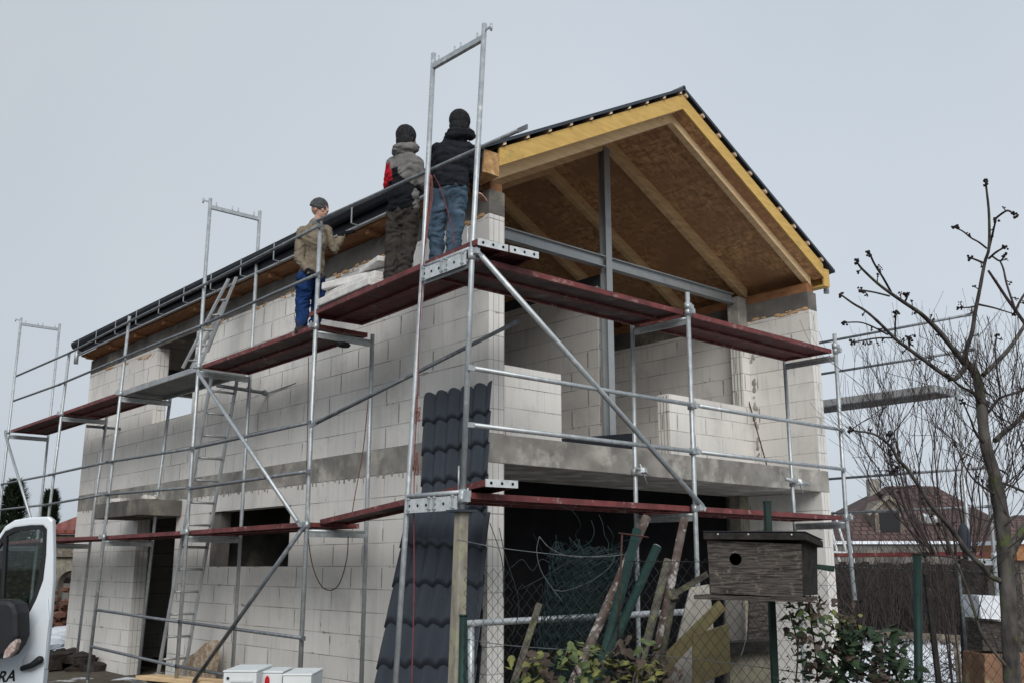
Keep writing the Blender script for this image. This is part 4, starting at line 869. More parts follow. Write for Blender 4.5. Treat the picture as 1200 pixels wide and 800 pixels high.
# metal tile sheets leaning at the corner
def tile_sheet(bl, br, tl, tr, rows, label, waves=5.5, push=.02):
    bl, br, tl, tr = map(V, (bl, br, tl, tr)); nrm = (br - bl).cross(tl - bl).normalized()
    if nrm.x > 0: nrm = -nrm
    m = MB(); nu = 66; vs = []; tot = rows * 8; C_ = nu + 1
    for j in range(tot + 1):
        for i in range(C_):
            u = i / nu; w = abs(math.sin(u * waves * math.pi)); cr_ = w ** .7
            row, fr_ = divmod(j, 8); ff = [0, .02, .2, .4, .6, .8, .93, .985][fr_] if j < tot else 0
            vv = (row + ff) / rows; vj = vv - .022 * (1 - cr_) * (0 if fr_ in (3, 4, 5) else 1) / max(1, rows / 6)
            lift = .020 * (1 - ff) if fr_ > 0 or j == 0 else (.0)
            p = (bl.lerp(br, u)).lerp(tl.lerp(tr, u), min(max(vj, 0), 1)); vs.append(p + nrm * (.026 * cr_ + lift))
    fs = [(j * C_ + i, j * C_ + i + 1, (j + 1) * C_ + i + 1, (j + 1) * C_ + i) for j in range(tot) for i in range(nu)]
    m.add(vs, fs, True); o = single(m, 'roof_tile_sheet', M_TILE, label, 'roofing sheet', 'dark metal tile sheets leaning at the house corner')
    s_ = o.modifiers.new('s', 'SOLIDIFY'); s_.thickness = .003; return o
tile_sheet(bX(489, 800, 5.86), bX(566, 800, 5.86), bX(497, 461, 6.16), bX(579, 446, 6.16), 9, 'taller dark metal roof tile sheet leaning upright against the block corner')
tile_sheet(bX(424, 880, 5.45), bX(553, 880, 5.45), bX(479, 592, 5.98), bX(577, 600, 5.98), 6, 'lower dark metal roof tile sheet in front, its foot pulled out from the wall', 6.5)
# beige insulation piece and timber by the wall
m = MB(); pts = [(247, 750), (240, 753), (230, 763), (216, 772), (208, 786), (206, 806), (214, 822), (236, 822), (243, 800), (248, 772)]
a = [bX(x, y, 5.98) for x, y in pts]; b = [p + V((.12, .03, 0)) for p in a]; n = len(a); m.add(a + b, [tuple(range(n))[::-1], tuple(range(n, 2 * n))] + [(i, (i + 1) % n, n + (i + 1) % n, n + i) for i in range(n)])
M_WOOL = mat('beige_mineral_wool', (.52, .40, .28), (.34, .24, .16), scale=16, stretch=(1, 1, 3), bump=1, bscale=30, bdist=.03, c3=(.62, .55, .45), c3scale=12, c3thr=(.5, .6))
o = single(m, 'insulation_slab', M_WOOL, 'torn beige insulation slab leaning on the house wall by the door', 'insulation'); recalc(o)
m = MB(); m.beam((5.35, 13.2, .27), (5.45, 10.9, .36), .30, .05); o = single(m, 'timber_board', M_WOODL, 'pale orange timber board lying at the foot of the scaffold by the white cabinet', 'board', bevel=.004)
m = MB(); 
for y in (13.0, 11.2): m.box((5.2, y - .12, 0), (5.6, y + .12, .255 if y > 12 else .32))
single(m, 'support_block', M_CONCD, 'concrete blocks under the timber board at the scaffold foot', 'block')
# white meter cabinet
cab = thing('meter_cabinet', 'white metal meter cabinet with red emblem in front of the scaffold', 'cabinet', tuple(bF(312, 785, 6.0).xy) + (0,))
def cbox(x0, x1, ytop, d0, depth, name, ytr=None, bevel=.004):
    ytop += 2.5
    a, b = bF(x0, ytop, d0), bF(x1, ytr or ytop, d0); m = MB(); n = FH * depth; z1 = (a.z + b.z) / 2; vs = []
    for z in (0, z1):
        for p in (a, b, b + n, a + n): vs.append((p.x, p.y, z))
    m.add(vs, [(0, 3, 2, 1), (4, 5, 6, 7), (0, 1, 5, 4), (1, 2, 6, 5), (2, 3, 7, 6), (3, 0, 4, 7)]); o = m.build(name, M_CABIN, cab, bevel=bevel); 
    m = MB(); e = .004; R_ = RT * e; vs = []
    for z in (z1 + .001, z1 + .012):
        for p in (a - R_ - FH * e, b + R_ - FH * e, b + n + R_ + FH * e, a + n - R_ + FH * e): vs.append((p.x, p.y, z))
    m.add(vs, [(0, 3, 2, 1), (4, 5, 6, 7), (0, 1, 5, 4), (1, 2, 6, 5), (2, 3, 7, 6), (3, 0, 4, 7)]); m.build('lid', M_CABIN, cab, bevel=.004); return a, b, z1
a, b, z1 = cbox(262, 301, 785, 5.85, .35, 'cabinet_body'); 
m = MB(); c = bF(267, 794, 5.845); m.tube(c, c - FH * .004, .008, 10); m.build('lock', M_BPLAS, cab)
m = MB(); q0, q1 = bF(270, 797, 5.846), bF(296, 797, 5.846); m.beam(q0, q1, .004, .012); m.build('panel_rib', M_CABIN, cab)
a, b, z1 = cbox(301.6, 331, 786, 5.98, .25, 'cabinet_body'); cbox(331.6, 365, 789, 5.92, .35, 'cabinet_body')
m = MB(); c = bF(313, 798, 5.976); m.ball(c, .026, 12, (.55, 1, 1.25), rot=Matrix((RT, FH * .1, V((0, 0, 1)))).transposed()); m.build('emblem', M_REDC, cab)
m = MB(); c = bF(304.5, 793, 5.976); m.tube(c, c - FH * .004, .007, 8); c = bF(317, 796, 6.016); m.build('screw', M_BPLAS, cab)

#@@VAN
# ================================================================== THE VAN (door open, most of it left of the frame)
def poly_ext(px, d, depth, hole=None):
    """front outline given on the plane at distance d, extruded backwards"""
    m = MB(); a = [bF(x, y, d) for x, y in px]; n = len(a); b = [p + FH * depth for p in a]
    if hole:
        h = [bF(x, y, d) for x, y in hole]; hb = [p + FH * depth for p in h]; k = len(h); assert k == n
        m.add(a + b + h + hb, [(i, (i + 1) % n, 2 * n + (i + 1) % n, 2 * n + i) for i in range(n)] + [(n + i, 3 * n + i, 3 * n + (i + 1) % n, n + (i + 1) % n) for i in range(n)] + [(i, n + i, n + (i + 1) % n, (i + 1) % n) for i in range(n)] + [(2 * n + i, 2 * n + (i + 1) % n, 3 * n + (i + 1) % n, 3 * n + i) for i in range(n)])
    else:
        m.add(a + b, [tuple(range(n))[::-1], tuple(range(n, 2 * n))] + [(i, (i + 1) % n, n + (i + 1) % n, n + i) for i in range(n)])
    return m
VD = 6.3
hinge = bF(-72, 760, VD); van = thing('delivery_van', 'white delivery van at the left edge with its front door standing open', 'van', (hinge.x, hinge.y, 0))
Wn = [(-28, 672), (-16, 652), (-7, 640), (0, 631), (6, 622.5), (16.5, 617.5), (36, 615), (50, 615), (54.5, 620), (53.4, 650), (50, 679), (42, 701), (34.5, 716), (22.5, 729), (0, 736), (-26, 738)]
Dr = [(-50, 688), (-30, 660), (-15, 640), (0, 624.5), (6, 615.5), (16.5, 608.7), (34, 605.5), (57, 604.6), (61.6, 608.5), (62.4, 650), (62, 680), (59.5, 715), (56.5, 745), (52.5, 785), (0, 785), (-52, 785)]
door = poly_ext(Dr, VD, .05, Wn).build('door', M_VAN, van, bevel=.012); recalc(door)
lowp = [(-52, 785), (0, 785), (52.5, 785), (50, 805), (44, 880), (40, 925), (-40, 925), (-60, 860)]
o = poly_ext(lowp, VD, .05).build('door_panel', M_VAN, door); recalc(o)
o = poly_ext([(-49, 700), (-40, 760), (-20, 755), (5, 752), (20, 748), (36, 738), (48, 722), (56, 700), (57.5, 725), (55, 745), (51.5, 783), (46, 845), (-38, 850)], VD - .012, .0125).build('door_swage', M_VAN, door, bevel=.006); recalc(o)
def inset(px, k):
    cx = sum(p[0] for p in px) / len(px); cy = sum(p[1] for p in px) / len(px); return [(x + (cx - x) / max(1, math.hypot(cx - x, cy - y)) * k, y + (cy - y) / max(1, math.hypot(cx - x, cy - y)) * k) for x, y in px]
o = poly_ext(Wn, VD + .004, .03, inset(Wn, 5.5)).build('window_seal', M_BPLAS, door); recalc(o)
mg, tg, bg_ = nodes_mat('tinted_glass'); bg_.inputs['Base Color'].default_value = (.55, .68, .64, 1); bg_.inputs['Transmission Weight'].default_value = 1; bg_.inputs['Roughness'].default_value = .02; bg_.inputs['IOR'].default_value = 1.5
o = poly_ext(inset(Wn, 4.5), VD + .016, .005).build('window_glass', mg, door); recalc(o)
m = MB(); m.beam(bF(4, 700, VD + .02), bF(8, 618, VD + .02), .035, .02); m.build('window_bar', M_BPLAS, door)
# handle
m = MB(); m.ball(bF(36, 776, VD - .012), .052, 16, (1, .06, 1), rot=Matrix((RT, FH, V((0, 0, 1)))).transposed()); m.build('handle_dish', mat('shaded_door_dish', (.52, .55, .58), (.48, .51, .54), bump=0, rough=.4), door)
m = MB(); chain(m, [bF(26.5, 782.5, VD - .045), bF(37, 779, VD - .055), bF(46.5, 772.5, VD - .045)], [.017, .018, .024]); chain(m, [bF(27, 782.5, VD - .045), bF(27, 782.5, VD)], [.016, .016]); chain(m, [bF(46, 773, VD - .045), bF(46, 773, VD)], [.02, .02]); remesh(m, .005, 1).build('handle', M_BPLAS, door)
# mirror with its side lamp
m = MB(); mp_ = [(-34, 708), (-10, 702), (10, 702), (18, 707), (21, 718), (21.5, 745), (17, 756), (8, 768), (0, 772), (-20, 774), (-36, 765)]
mm = poly_ext(mp_, VD - .26, .17); recalc_o = mm
o = mm.build('mirror', M_BPLAS, door, bevel=.03); recalc(o)
m = MB(); m.beam(bF(-25, 755, VD - .12), bF(-30, 765, VD + .02), .1, .06); m.build('mirror_arm', M_BPLAS, door)
o = poly_ext([(3, 771), (5, 762), (12, 753), (19, 748), (20.5, 752), (17, 762), (9, 770)], VD - .275, .05).build('side_lamp', mat('clear_lamp_lens', (.42, .40, .38), (.30, .17, .13), scale=60, bump=.3, rough=.2), o, bevel=.004); recalc(o)
# lettering
cu = bpy.data.curves.new('t', 'FONT'); cu.body = 'ORA'; cu.size = 1; cu.shear = .25; cu.extrude = .01; cu.offset = .022
to = bpy.data.objects.new('t', cu); COL.objects.link(to); dg = bpy.context.evaluated_depsgraph_get(); me = bpy.data.meshes.new_from_object(to.evaluated_get(dg)); bpy.data.objects.remove(to)
xs = [v.co.x for v in me.vertices]; x1 = max(xs); m = MB(); k_ = .092; bb = bF(17.5, 797, VD - .014)
m.v = [bb + RT * ((v.co.x - x1) * k_ * .92) + V((0, 0, v.co.y * k_ + (v.co.x - x1) * k_ * .10)) - FH * (v.co.z * .1) for v in me.vertices]; m.f = [tuple(p.vertices) for p in me.polygons]; m.sm = [False] * len(m.f)
m.build('lettering', M_BPLAS, door)
# van body, rear swung away to the left
vd = (FH * math.cos(math.radians(40)) - RT * math.sin(math.radians(40))).normalized(); vs_ = V((-vd.y, vd.x, 0)); vs_ = vs_ if vs_.dot(RT) < 0 else -vs_      # vs_: to the van's far side
def vp(f, s, z): return V((hinge.x, hinge.y, 0)) + vd * f + vs_ * s + V((0, 0, z)) - RT * .06
prof = [(-.95, .45), (-.95, .95), (-.75, 1.15), (-.25, 1.30), (.45, 2.15), (.75, 2.35), (4.6, 2.38), (4.7, 2.2), (4.75, .45)]
m = MB(); n = len(prof); vsx = [vp(f, 0, z) for f, z in prof] + [vp(f, 1.95, z) for f, z in prof]
m.add(vsx, [tuple(range(n)), tuple(range(n, 2 * n))[::-1]] + [(i, n + i, n + (i + 1) % n, (i + 1) % n) for i in range(n)]); o = m.build('body', M_VAN, van, bevel=.06); recalc(o)
m = MB(); m.add([vp(-.20, .12, 1.36), vp(-.20, 1.83, 1.36), vp(.42, 1.75, 2.12), vp(.42, .20, 2.12)], [(0, 1, 2, 3)]); o = m.build('windscreen', M_BPLAS, van); o.location = (V(o.location) - vd * .03 + V((0, 0, .02)))
for s_ in (.08, 1.5): m = MB(); m.box((0, 0, 0), (.01, .01, .01)); m = MB(); m.ball(vp(-.93, s_ + .18, .88), .15, 12, (1, 1, .7)); m.build('headlight', M_PLATE, van)
m = MB(); m.beam(vp(-.98, .05, .55), vp(-.98, 1.9, .55), .14, .3); m.build('bumper', M_BPLAS, van, bevel=.03)
for f in (0.05, 3.6):
    for s_ in (.12, 1.83):
        m = MB(); c = vp(f, s_, .34); m.tube(c - vs_ * .11, c + vs_ * .11, .34, 24); w = m.build('wheel', M_BPLAS, van, bevel=.03); m = MB(); m.tube(c - vs_ * .115, c + vs_ * .115, .2, 18); m.build('rim', M_GALV, w)

#@@FENCE
# ================================================================== FENCE AND THE THINGS AT IT
FD = 4.9
fence = thing('chain_link_fence', 'dark chain link fence with green posts across the foreground', 'fence', tuple(gp(1.0, FD, 0)))
for (x, y, r_, dx) in ((543, 721, .019, -3), (899, 588, .019, 12), (1075, 649, .020, 2)):
    a = bF(x, y, FD); b = bF(x + dx, 860, FD); b = a + (b - a) * (a.z / (a.z - b.z)); m = MB()
    if x > 800 and x < 1000: m.beam(a, b, .040, .030); 
    else: m.tube(b, a, r_, 12)
    p_ = m.build('post', M_GREEN, fence, bevel=.003 if 800 < x < 1000 else 0)
    m = MB(); m.tube(a - V((0, 0, .002)), a + V((0, 0, .006)), r_ * 1.12, 12); m.build('post_cap', M_GREEN, p_)
m = MB(); lat0, lat1 = -.22, 2.62; cw = .0235; k = 0; lat = lat0; random.seed(5)
def ftop(l): return 1.66 + .03 * math.sin(l * 2.2) - (.10 if l < .55 and l > .0 else 0) + .02 * mnoise.noise(V((l * 6, 0, 0)))
while lat < lat1:
    pts = []; z = ftop(lat); i = 0
    while z > -.02:
        off = cw / 2 * (1 if (i + k) % 2 else -1) * 1.04; ww = .010 * mnoise.noise(V((lat * 3, z * 3, 1))); dd = .035 * mnoise.noise(V((lat * 1.3, z * 1.4, 7)))
        pts.append(gp(lat + off + ww, FD + dd + (.003 if i % 2 else -.003), z)); z -= .031; i += 1
    m.path(pts, .00150, 3, caps=False); lat += cw; k += 1
m.sm = [False] * len(m.f); m.build('mesh', M_WIRE, fence)
def fw(px, d, r, m_, name='tension_wire', sag=0, par=fence):
    m = MB(); m.path(catmull([bF(x, y, d) for x, y in px], 5), r, 5); return m.build(name, m_, par)
fw([(536, 632), (590, 642), (660, 650), (700, 652), (735, 649)], FD - .01, .0022, M_WIREL); fw([(735, 657), (830, 658), (905, 660), (1000, 664), (1075, 667), (1210, 672)], FD - .01, .0018, M_WIRE)
fw([(545, 748), (600, 756), (700, 763), (800, 770), (905, 783)], FD - .01, .0020, M_WIREL); fw([(905, 783), (960, 790), (1075, 797), (1210, 803)], FD - .01, .0020, M_WIREG)
fw([(585, 618), (592, 650), (605, 690), (608, 715), (600, 745)], FD + .1, .0022, M_WIRE); fw([(574, 612), (588, 655), (590, 700)], FD + .1, .0022, M_WIRE)
# barbs / droplets along the right tension wire
m = MB()
for i in range(46):
    x = 965 + i * 5.2; p = bF(x + random.uniform(-1, 1), 663 + (x - 965) * .035, FD - .012); m.ball(p, random.uniform(.0025, .0045), 5)
m.build('droplets', M_WIREL, fence)['kind'] = 'stuff'
for (x, y) in ((965, 664), (955, 779)):
    m = MB(); a, b = bF(x - 9, y - 1, FD - .02), bF(x + 12, y + 2, FD - .02); m.beam(a, b, .03, .022, w1=.034, h1=.028); m.tube(a - RT * .012, a + RT * .005, .012, 8); m.build('wire_tensioner', M_GREEN, fence, bevel=.003)

# nest box
def qd(x, y, d): return bF(x, y, d)
nb = thing('nest_box', 'weathered grey wooden nest box with a round hole fixed to the green fence post', 'nest box', tuple(bF(885, 700, 4.6)))
d1, d2 = 4.52, 4.72
fr4 = [bF(829, 633, d1 + .04), bF(939.5, 635, d1 - .02), bF(940, 698, d1 - .02), bF(832, 695, d1 + .04)]
dep = V(bF(957, 636, d1 + .19)) - V(bF(939.5, 635, d1 - .02)); dep.z = 0
m = MB(); a = fr4; b = [p + dep for p in fr4]
# hollow front with a hole: ring of quads round the circular opening
hc = bF(862, 654.5, d1 + .02); hr = .027; nn = 24
fx = (fr4[1] - fr4[0]).normalized(); fz = V((0, 0, 1)); fn = fx.cross(fz).normalized(); fn = fn if fn.dot(FH) < 0 else -fn
hc = hc - fn * (hc - fr4[0]).dot(fn)
ring = [hc + (fx * math.cos(2 * math.pi * i / nn) + fz * math.sin(2 * math.pi * i / nn)) * hr for i in range(nn)]
def edge_pt(c, d):
    best = None
    for i in range(4):
        p, q = fr4[i], fr4[(i + 1) % 4]; px_, pz_ = (p - c).dot(fx), (p - c).dot(fz); qx, qz = (q - c).dot(fx), (q - c).dot(fz); dx, dz = d
        den = dx * (qz - pz_) - dz * (qx - px_)
        if abs(den) < 1e-9: continue
        t_ = (px_ * (qz - pz_) - pz_ * (qx - px_)) / den; u_ = (px_ * dz - pz_ * dx) / den
        if t_ > 0 and -1e-6 <= u_ <= 1 + 1e-6 and (best is None or t_ < best): best = t_
    return c + (fx * d[0] + fz * d[1]) * best
angs = sorted([2 * math.pi * i / nn for i in range(nn)] + [math.atan2((p - hc).dot(fz), (p - hc).dot(fx)) % (2 * math.pi) for p in fr4])
inn = [hc + (fx * math.cos(t_) + fz * math.sin(t_)) * hr for t_ in angs]; ou = [edge_pt(hc, (math.cos(t_), math.sin(t_))) for t_ in angs]; n = len(angs); th_ = -fn * .018
m.add(inn + ou + [p + th_ for p in inn] + [p + th_ for p in ou], [(i, n + i, n + (i + 1) % n, (i + 1) % n) for i in range(n)] + [(2 * n + i, 2 * n + (i + 1) % n, 3 * n + (i + 1) % n, 3 * n + i) for i in range(n)] + [(i, (i + 1) % n, 2 * n + (i + 1) % n, 2 * n + i) for i in range(n)] + [(n + i, 3 * n + i, 3 * n + (i + 1) % n, n + (i + 1) % n) for i in range(n)])
M_NEST = mat('weathered_grey_board', (.095, .082, .073), (.030, .026, .024), scale=10, stretch=(1.3, 1.3, 13), bump=1, bscale=14, bdist=.008, c3=(.15, .13, .11), c3scale=34, c3thr=(.56, .68), rough=.95, detail=12, contrast=(.38, .62))
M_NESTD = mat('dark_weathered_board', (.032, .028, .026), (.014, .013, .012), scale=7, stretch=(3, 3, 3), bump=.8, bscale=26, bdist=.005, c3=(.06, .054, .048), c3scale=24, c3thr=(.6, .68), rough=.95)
o = m.build('front_board', M_NEST, nb); recalc(o)
m = MB(); ex = -fn * .0185; a2 = [p + ex for p in fr4]
m.add([a2[1], a2[2], a2[2] + dep, a2[1] + dep, a2[1] - fx * .018, a2[2] - fx * .018, a2[2] + dep - fx * .018, a2[1] + dep - fx * .018], [(0, 1, 2, 3), (7, 6, 5, 4), (0, 4, 5, 1), (1, 5, 6, 2), (2, 6, 7, 3), (3, 7, 4, 0)]); recalc(m.build('side_board', M_NESTD, nb))
m = MB(); m.add([a2[0], a2[3], a2[3] + dep, a2[0] + dep, a2[0] + fx * .018, a2[3] + fx * .018, a2[3] + dep + fx * .018, a2[0] + dep + fx * .018], [(0, 1, 2, 3), (7, 6, 5, 4), (0, 4, 5, 1), (1, 5, 6, 2), (2, 6, 7, 3), (3, 7, 4, 0)]); recalc(m.build('side_board', M_NESTD, nb))
m = MB(); m.add([p + dep for p in a2] + [p + dep * 1.08 for p in a2], [(0, 1, 2, 3), (7, 6, 5, 4), (0, 4, 5, 1), (1, 5, 6, 2), (2, 6, 7, 3), (3, 7, 4, 0)]); recalc(m.build('back_board', M_NESTD, nb))
R4 = [bF(824, 623.5, d1 + .02), bF(944, 624, d1 - .06), bF(964.5, 633.5, d1 + .20), bF(846, 626, d1 + .28)]
m = MB(); lo = [p - V((0, 0, .030)) for p in R4]; m.add(R4 + lo, [(0, 1, 2, 3), (7, 6, 5, 4), (0, 4, 5, 1), (1, 5, 6, 2), (2, 6, 7, 3), (3, 7, 4, 0)]); rf = m.build('roof', M_NESTD, nb, bevel=.003); recalc(rf)
m = MB(); up_ = V((0, 0, .004)); R5 = [p + up_ - (0 if i in (2, 3) else 1) * (-fn) * -.003 for i, p in enumerate(R4)]; m.add(R5 + [p + V((0, 0, .004)) for p in R5], [(3, 2, 1, 0), (4, 5, 6, 7), (0, 1, 5, 4), (1, 2, 6, 5), (2, 3, 7, 6), (3, 0, 4, 7)]); recalc(m.build('roofing_felt', M_BLACK, rf))
for x in (841, 876.5, 927): m = MB(); c = bF(x, 625.5 + (x - 841) * .006, d1 - .02 - (x - 841) * .0005) + V((0, 0, 0)); c = c + fn * .018; m.ball(c, .0042, 8); m.build('nail', M_PLATE, rf)
B4 = [bF(813, 696.5, d1 + .03), bF(940, 700, d1 - .03), bF(958, 698, d1 + .2), bF(836, 695, d1 + .26)]
m = MB(); lo = [p - V((0, 0, .018)) for p in B4]; m.add(B4 + lo, [(0, 1, 2, 3), (7, 6, 5, 4), (0, 4, 5, 1), (1, 5, 6, 2), (2, 6, 7, 3), (3, 7, 4, 0)]); recalc(m.build('bottom_board', M_NEST, nb))
m = MB(); m.path(catmull([bF(870, 704, d1 + .05), bF(870, 725, d1 + .05), bF(874, 745, d1 + .05), bF(871, 760, d1 + .05), bF(868, 768, d1 + .05)], 5), .0022, 5); m.build('string', M_WIREL, nb)

# pipes, posts and boards leaning behind the fence
def stick(px0, px1, r0, m_, name, label, cat, d=(5.8, 5.6), shape='tube', w=None, hollow=False, group=None, h=None):
    a, b = bF(px0[0], px0[1], d[0]), bF(px1[0], px1[1], d[1]); dd = (b - a)
    if dd.z < 0 and b.z > .02: b = a + dd * (a.z / -dd.z)                     # run it down to the ground
    m = MB()
    if shape == 'tube':
        m.tube(a, b, r0, 14)
        o = single(m, name, m_, label, cat, group)
        if hollow: q = MB(); n_ = (a - b).normalized(); q.tube(a - n_ * .002, a + n_ * .0015, r0 * .78, 12); q.build('pipe_mouth', M_HOLE, None); ob = bpy.context.scene.objects[-1] if False else None
    else:
        m.beam(a, b, w, h or .03, up=tuple(FH)); o = single(m, name, m_, label, cat, group, bevel=.003)
    return o, a, b
def mouth(o, a, b, r):
    n_ = (a - b).normalized(); q = MB(); q.tube(a - n_ * .002, a + n_ * .0012, r * .78, 12); off = V(o.location); WL[o] = off; q.build('pipe_mouth', M_HOLE, o)
G_ = 'pipes and poles leaning behind the fence'
for (a_, b_, r_, mt, nm, lb, ct, dd_, hol) in (
    ((758, 605), (700, 735), .026, M_RUST, 'pipe', 'white and rust flaked pipe leaning behind the taller green pole', 'pipe', (5.9, 5.7), True),
    ((747, 620), (712, 752), .027, M_GREEN, 'fence_pole', 'taller dark green pole leaning behind the fence', 'pole', (5.8, 5.6), False),
    ((770, 640), (722, 745), .025, M_GREEN, 'fence_pole', 'shorter dark green pole with a pale cut end leaning behind the fence', 'pole', (5.8, 5.6), False),
    ((802, 607), (785, 690), .024, M_RUST, 'pipe', 'tall rusty hollow pipe leaning left of the nest box', 'pipe', (5.9, 5.75), True),
    ((783, 655), (757, 755), .023, M_LICH, 'pipe', 'mossy hollow pipe crossing the foot of the rusty one', 'pipe', (5.7, 5.6), True)):
    o, a, b = stick(a_, b_, r_, mt, nm, lb, ct, dd_, group=G_)
    if hol: mouth(o, a, b, r_)
    elif 'pale' in lb: q = MB(); n_ = (a - b).normalized(); q.tube(a - n_ * .002, a + n_ * .002, r_ * .98, 12); off = V(o.location); WL[o] = off; q.build('cut_end', M_PLATE, o)
m = MB(); a = bF(729, 626, 5.5); m.tube(a, bF(724, 750, 5.45), .006, 6); m.tube(bF(725, 624, 5.5), bF(760, 629, 5.5), .005, 6); single(m, 'iron_stake', M_CABLE, 'thin rusty iron stake with a crossbar beside the green poles', 'stake')
stick((632, 707), (610, 775), 0, M_LICH, 'wooden_stake', 'short pale wooden stake left of the wire roll', 'stake', (5.5, 5.4), 'beam', .035)
stick((829, 672), (788, 697), 0, M_LICH, 'stick', 'mossy broken stick pointing up to the nest box corner', 'stick', (5.3, 5.3), 'beam', .035) if False else None
m = MB(); m.beam(bF(829, 672, 5.3), bF(788, 697, 5.35), .034, .03); m.ball(bF(790, 697, 5.35), .035, 7, jit=.25); m.tube(bF(790, 697, 5.36), bF(772, 790, 5.42), .016, 7); single(m, 'broken_branch', M_LICH, 'mossy broken branch pointing up towards the nest box corner', 'branch')
# pale tilted board, yellow boards, upright boards under the nest box
def board(px, d, depth, m_, name, label, cat='board', **k):
    mm = poly_ext(px, d, depth); a = single(mm, name, m_, label, cat, **k); recalc(a); return a
board([(809, 688), (832, 684), (838, 760), (835, 900), (762, 900), (790, 765)], 6.0, .03, M_CONC, 'cement_board', 'pale grey cement board leaning behind the yellow plank')
board([(843, 703), (851, 713), (778, 792), (735, 850), (722, 845), (765, 780)], 5.6, .035, M_YPLY, 'plank', 'long mossy yellow plank slanting down behind the fence', bevel=.003)
board([(812, 744), (854, 730), (857, 786), (818, 802), (812, 800)], 5.5, .02, M_YPLY, 'plywood_sheet', 'square mossy yellow plywood piece below the nest box', bevel=.003)
board([(850, 700), (872, 700), (873, 753), (875, 900), (850, 900)], 5.9, .05, M_CONCD, 'old_board', 'dark grey upright board below the nest box', bevel=.003)
board([(879, 700), (903, 702), (904, 752), (876, 756)], 5.75, .03, M_NEST, 'weathered_board', 'weathered grey board piece beside the green post, upper one', bevel=.003)
board([(855, 765), (906, 762), (910, 900), (856, 900)], 5.6, .08, M_PALE, 'pale_panel', 'pale chalky panel at the foot of the green post', bevel=.004)
board([(850, 753), (906, 750), (907, 763), (851, 768)], 5.55, .14, M_NESTD, 'shelf_board', 'dark slanted shelf board over the pale panel')
m = MB(); m.box((6.31, 7.15, 0), (6.45, 7.3, 2.3)); 
# galvanised tube lying low behind the fence
m = MB(); m.tube(bF(547, 730, 6.4), bF(812, 716, 6.6), .021, 10); m.tube(bF(810, 716, 6.6), bF(812, 860, 6.6), .021, 10); m.tube(bF(552, 730, 6.42), bF(552, 860, 6.42), .021, 10); single(m, 'handrail', M_GALV, 'low galvanised tube rail behind the fence', 'rail')
# roll of old green wire mesh
random.seed(11)
roll = thing('wire_mesh_roll', 'tangled roll of old dark green wire mesh behind the fence', 'wire roll', tuple(bF(685, 760, 6.1).xy) + (0,))
cx = bF(688, 700, 6.1); ax_ = V((.10, -.12, 1)).normalized(); e1 = ax_.cross(FH).normalized(); e2 = ax_.cross(e1)
m = MB()
for li, rr in enumerate((.10, .15, .19, .225, .25, .265)):
    na = int(2 * math.pi * rr / .045)
    for k in range(na):
        par = k % 2; a0 = 2 * math.pi * k / na; pts = []; hh = .30 + .10 * mnoise.noise(V((a0 * 2, li, 0))); z = -1.5; i = 0
        while z < hh:
            an = a0 + (.5 if (i + par) % 2 else -.5) * 2 * math.pi / na; q = rr * (1 + .18 * mnoise.noise(V((an * 1.5, z * 3, li * .3))))
            pts.append(cx + (e1 * math.cos(an) + e2 * math.sin(an)) * q + ax_ * z); z += .036; i += 1
        m.path(pts, .0019, 3, caps=False)
m.sm = [False] * len(m.f); m.build('wire_mesh', M_WIREG, roll)
m = MB()
for k in range(26):
    p = cx + V((random.uniform(-.26, .26) * 1.2, random.uniform(-.2, .2), random.uniform(-.1, .34))); pts = [p]
    d_ = V((random.uniform(-1, 1), random.uniform(-1, 1), random.uniform(-.2, 1))).normalized()
    for i in range(5): d_ = (d_ + V((random.uniform(-.7, .7), random.uniform(-.7, .7), random.uniform(-.7, .5)))).normalized(); pts.append(pts[-1] + d_ * .07)
    m.path(catmull(pts, 3), .0018, 4)
m.build('loose_wire', M_WIREG, roll)
for px in ([(632, 628), (629, 645), (634, 668), (648, 690), (660, 705)], [(632, 628), (645, 642), (670, 652), (700, 651), (722, 648)], [(721, 650), (716, 662), (700, 676), (680, 686), (660, 692), (648, 690)], [(655, 648), (672, 660), (684, 672), (690, 682)], [(672, 634), (685, 646), (700, 655), (706, 640), (716, 650)], [(610, 690), (640, 674), (668, 658), (700, 649)], [(600, 664), (612, 655), (624, 668), (634, 655), (646, 660)], [(680, 662), (694, 650), (702, 640), (712, 655), (728, 660)], [(640, 655), (652, 640), (664, 652), (676, 645)]):
    fw(px, 5.9, .0026, M_WIREL if px[0][0] in (632, 721) else M_WIRE, 'loose_wire', par=roll)

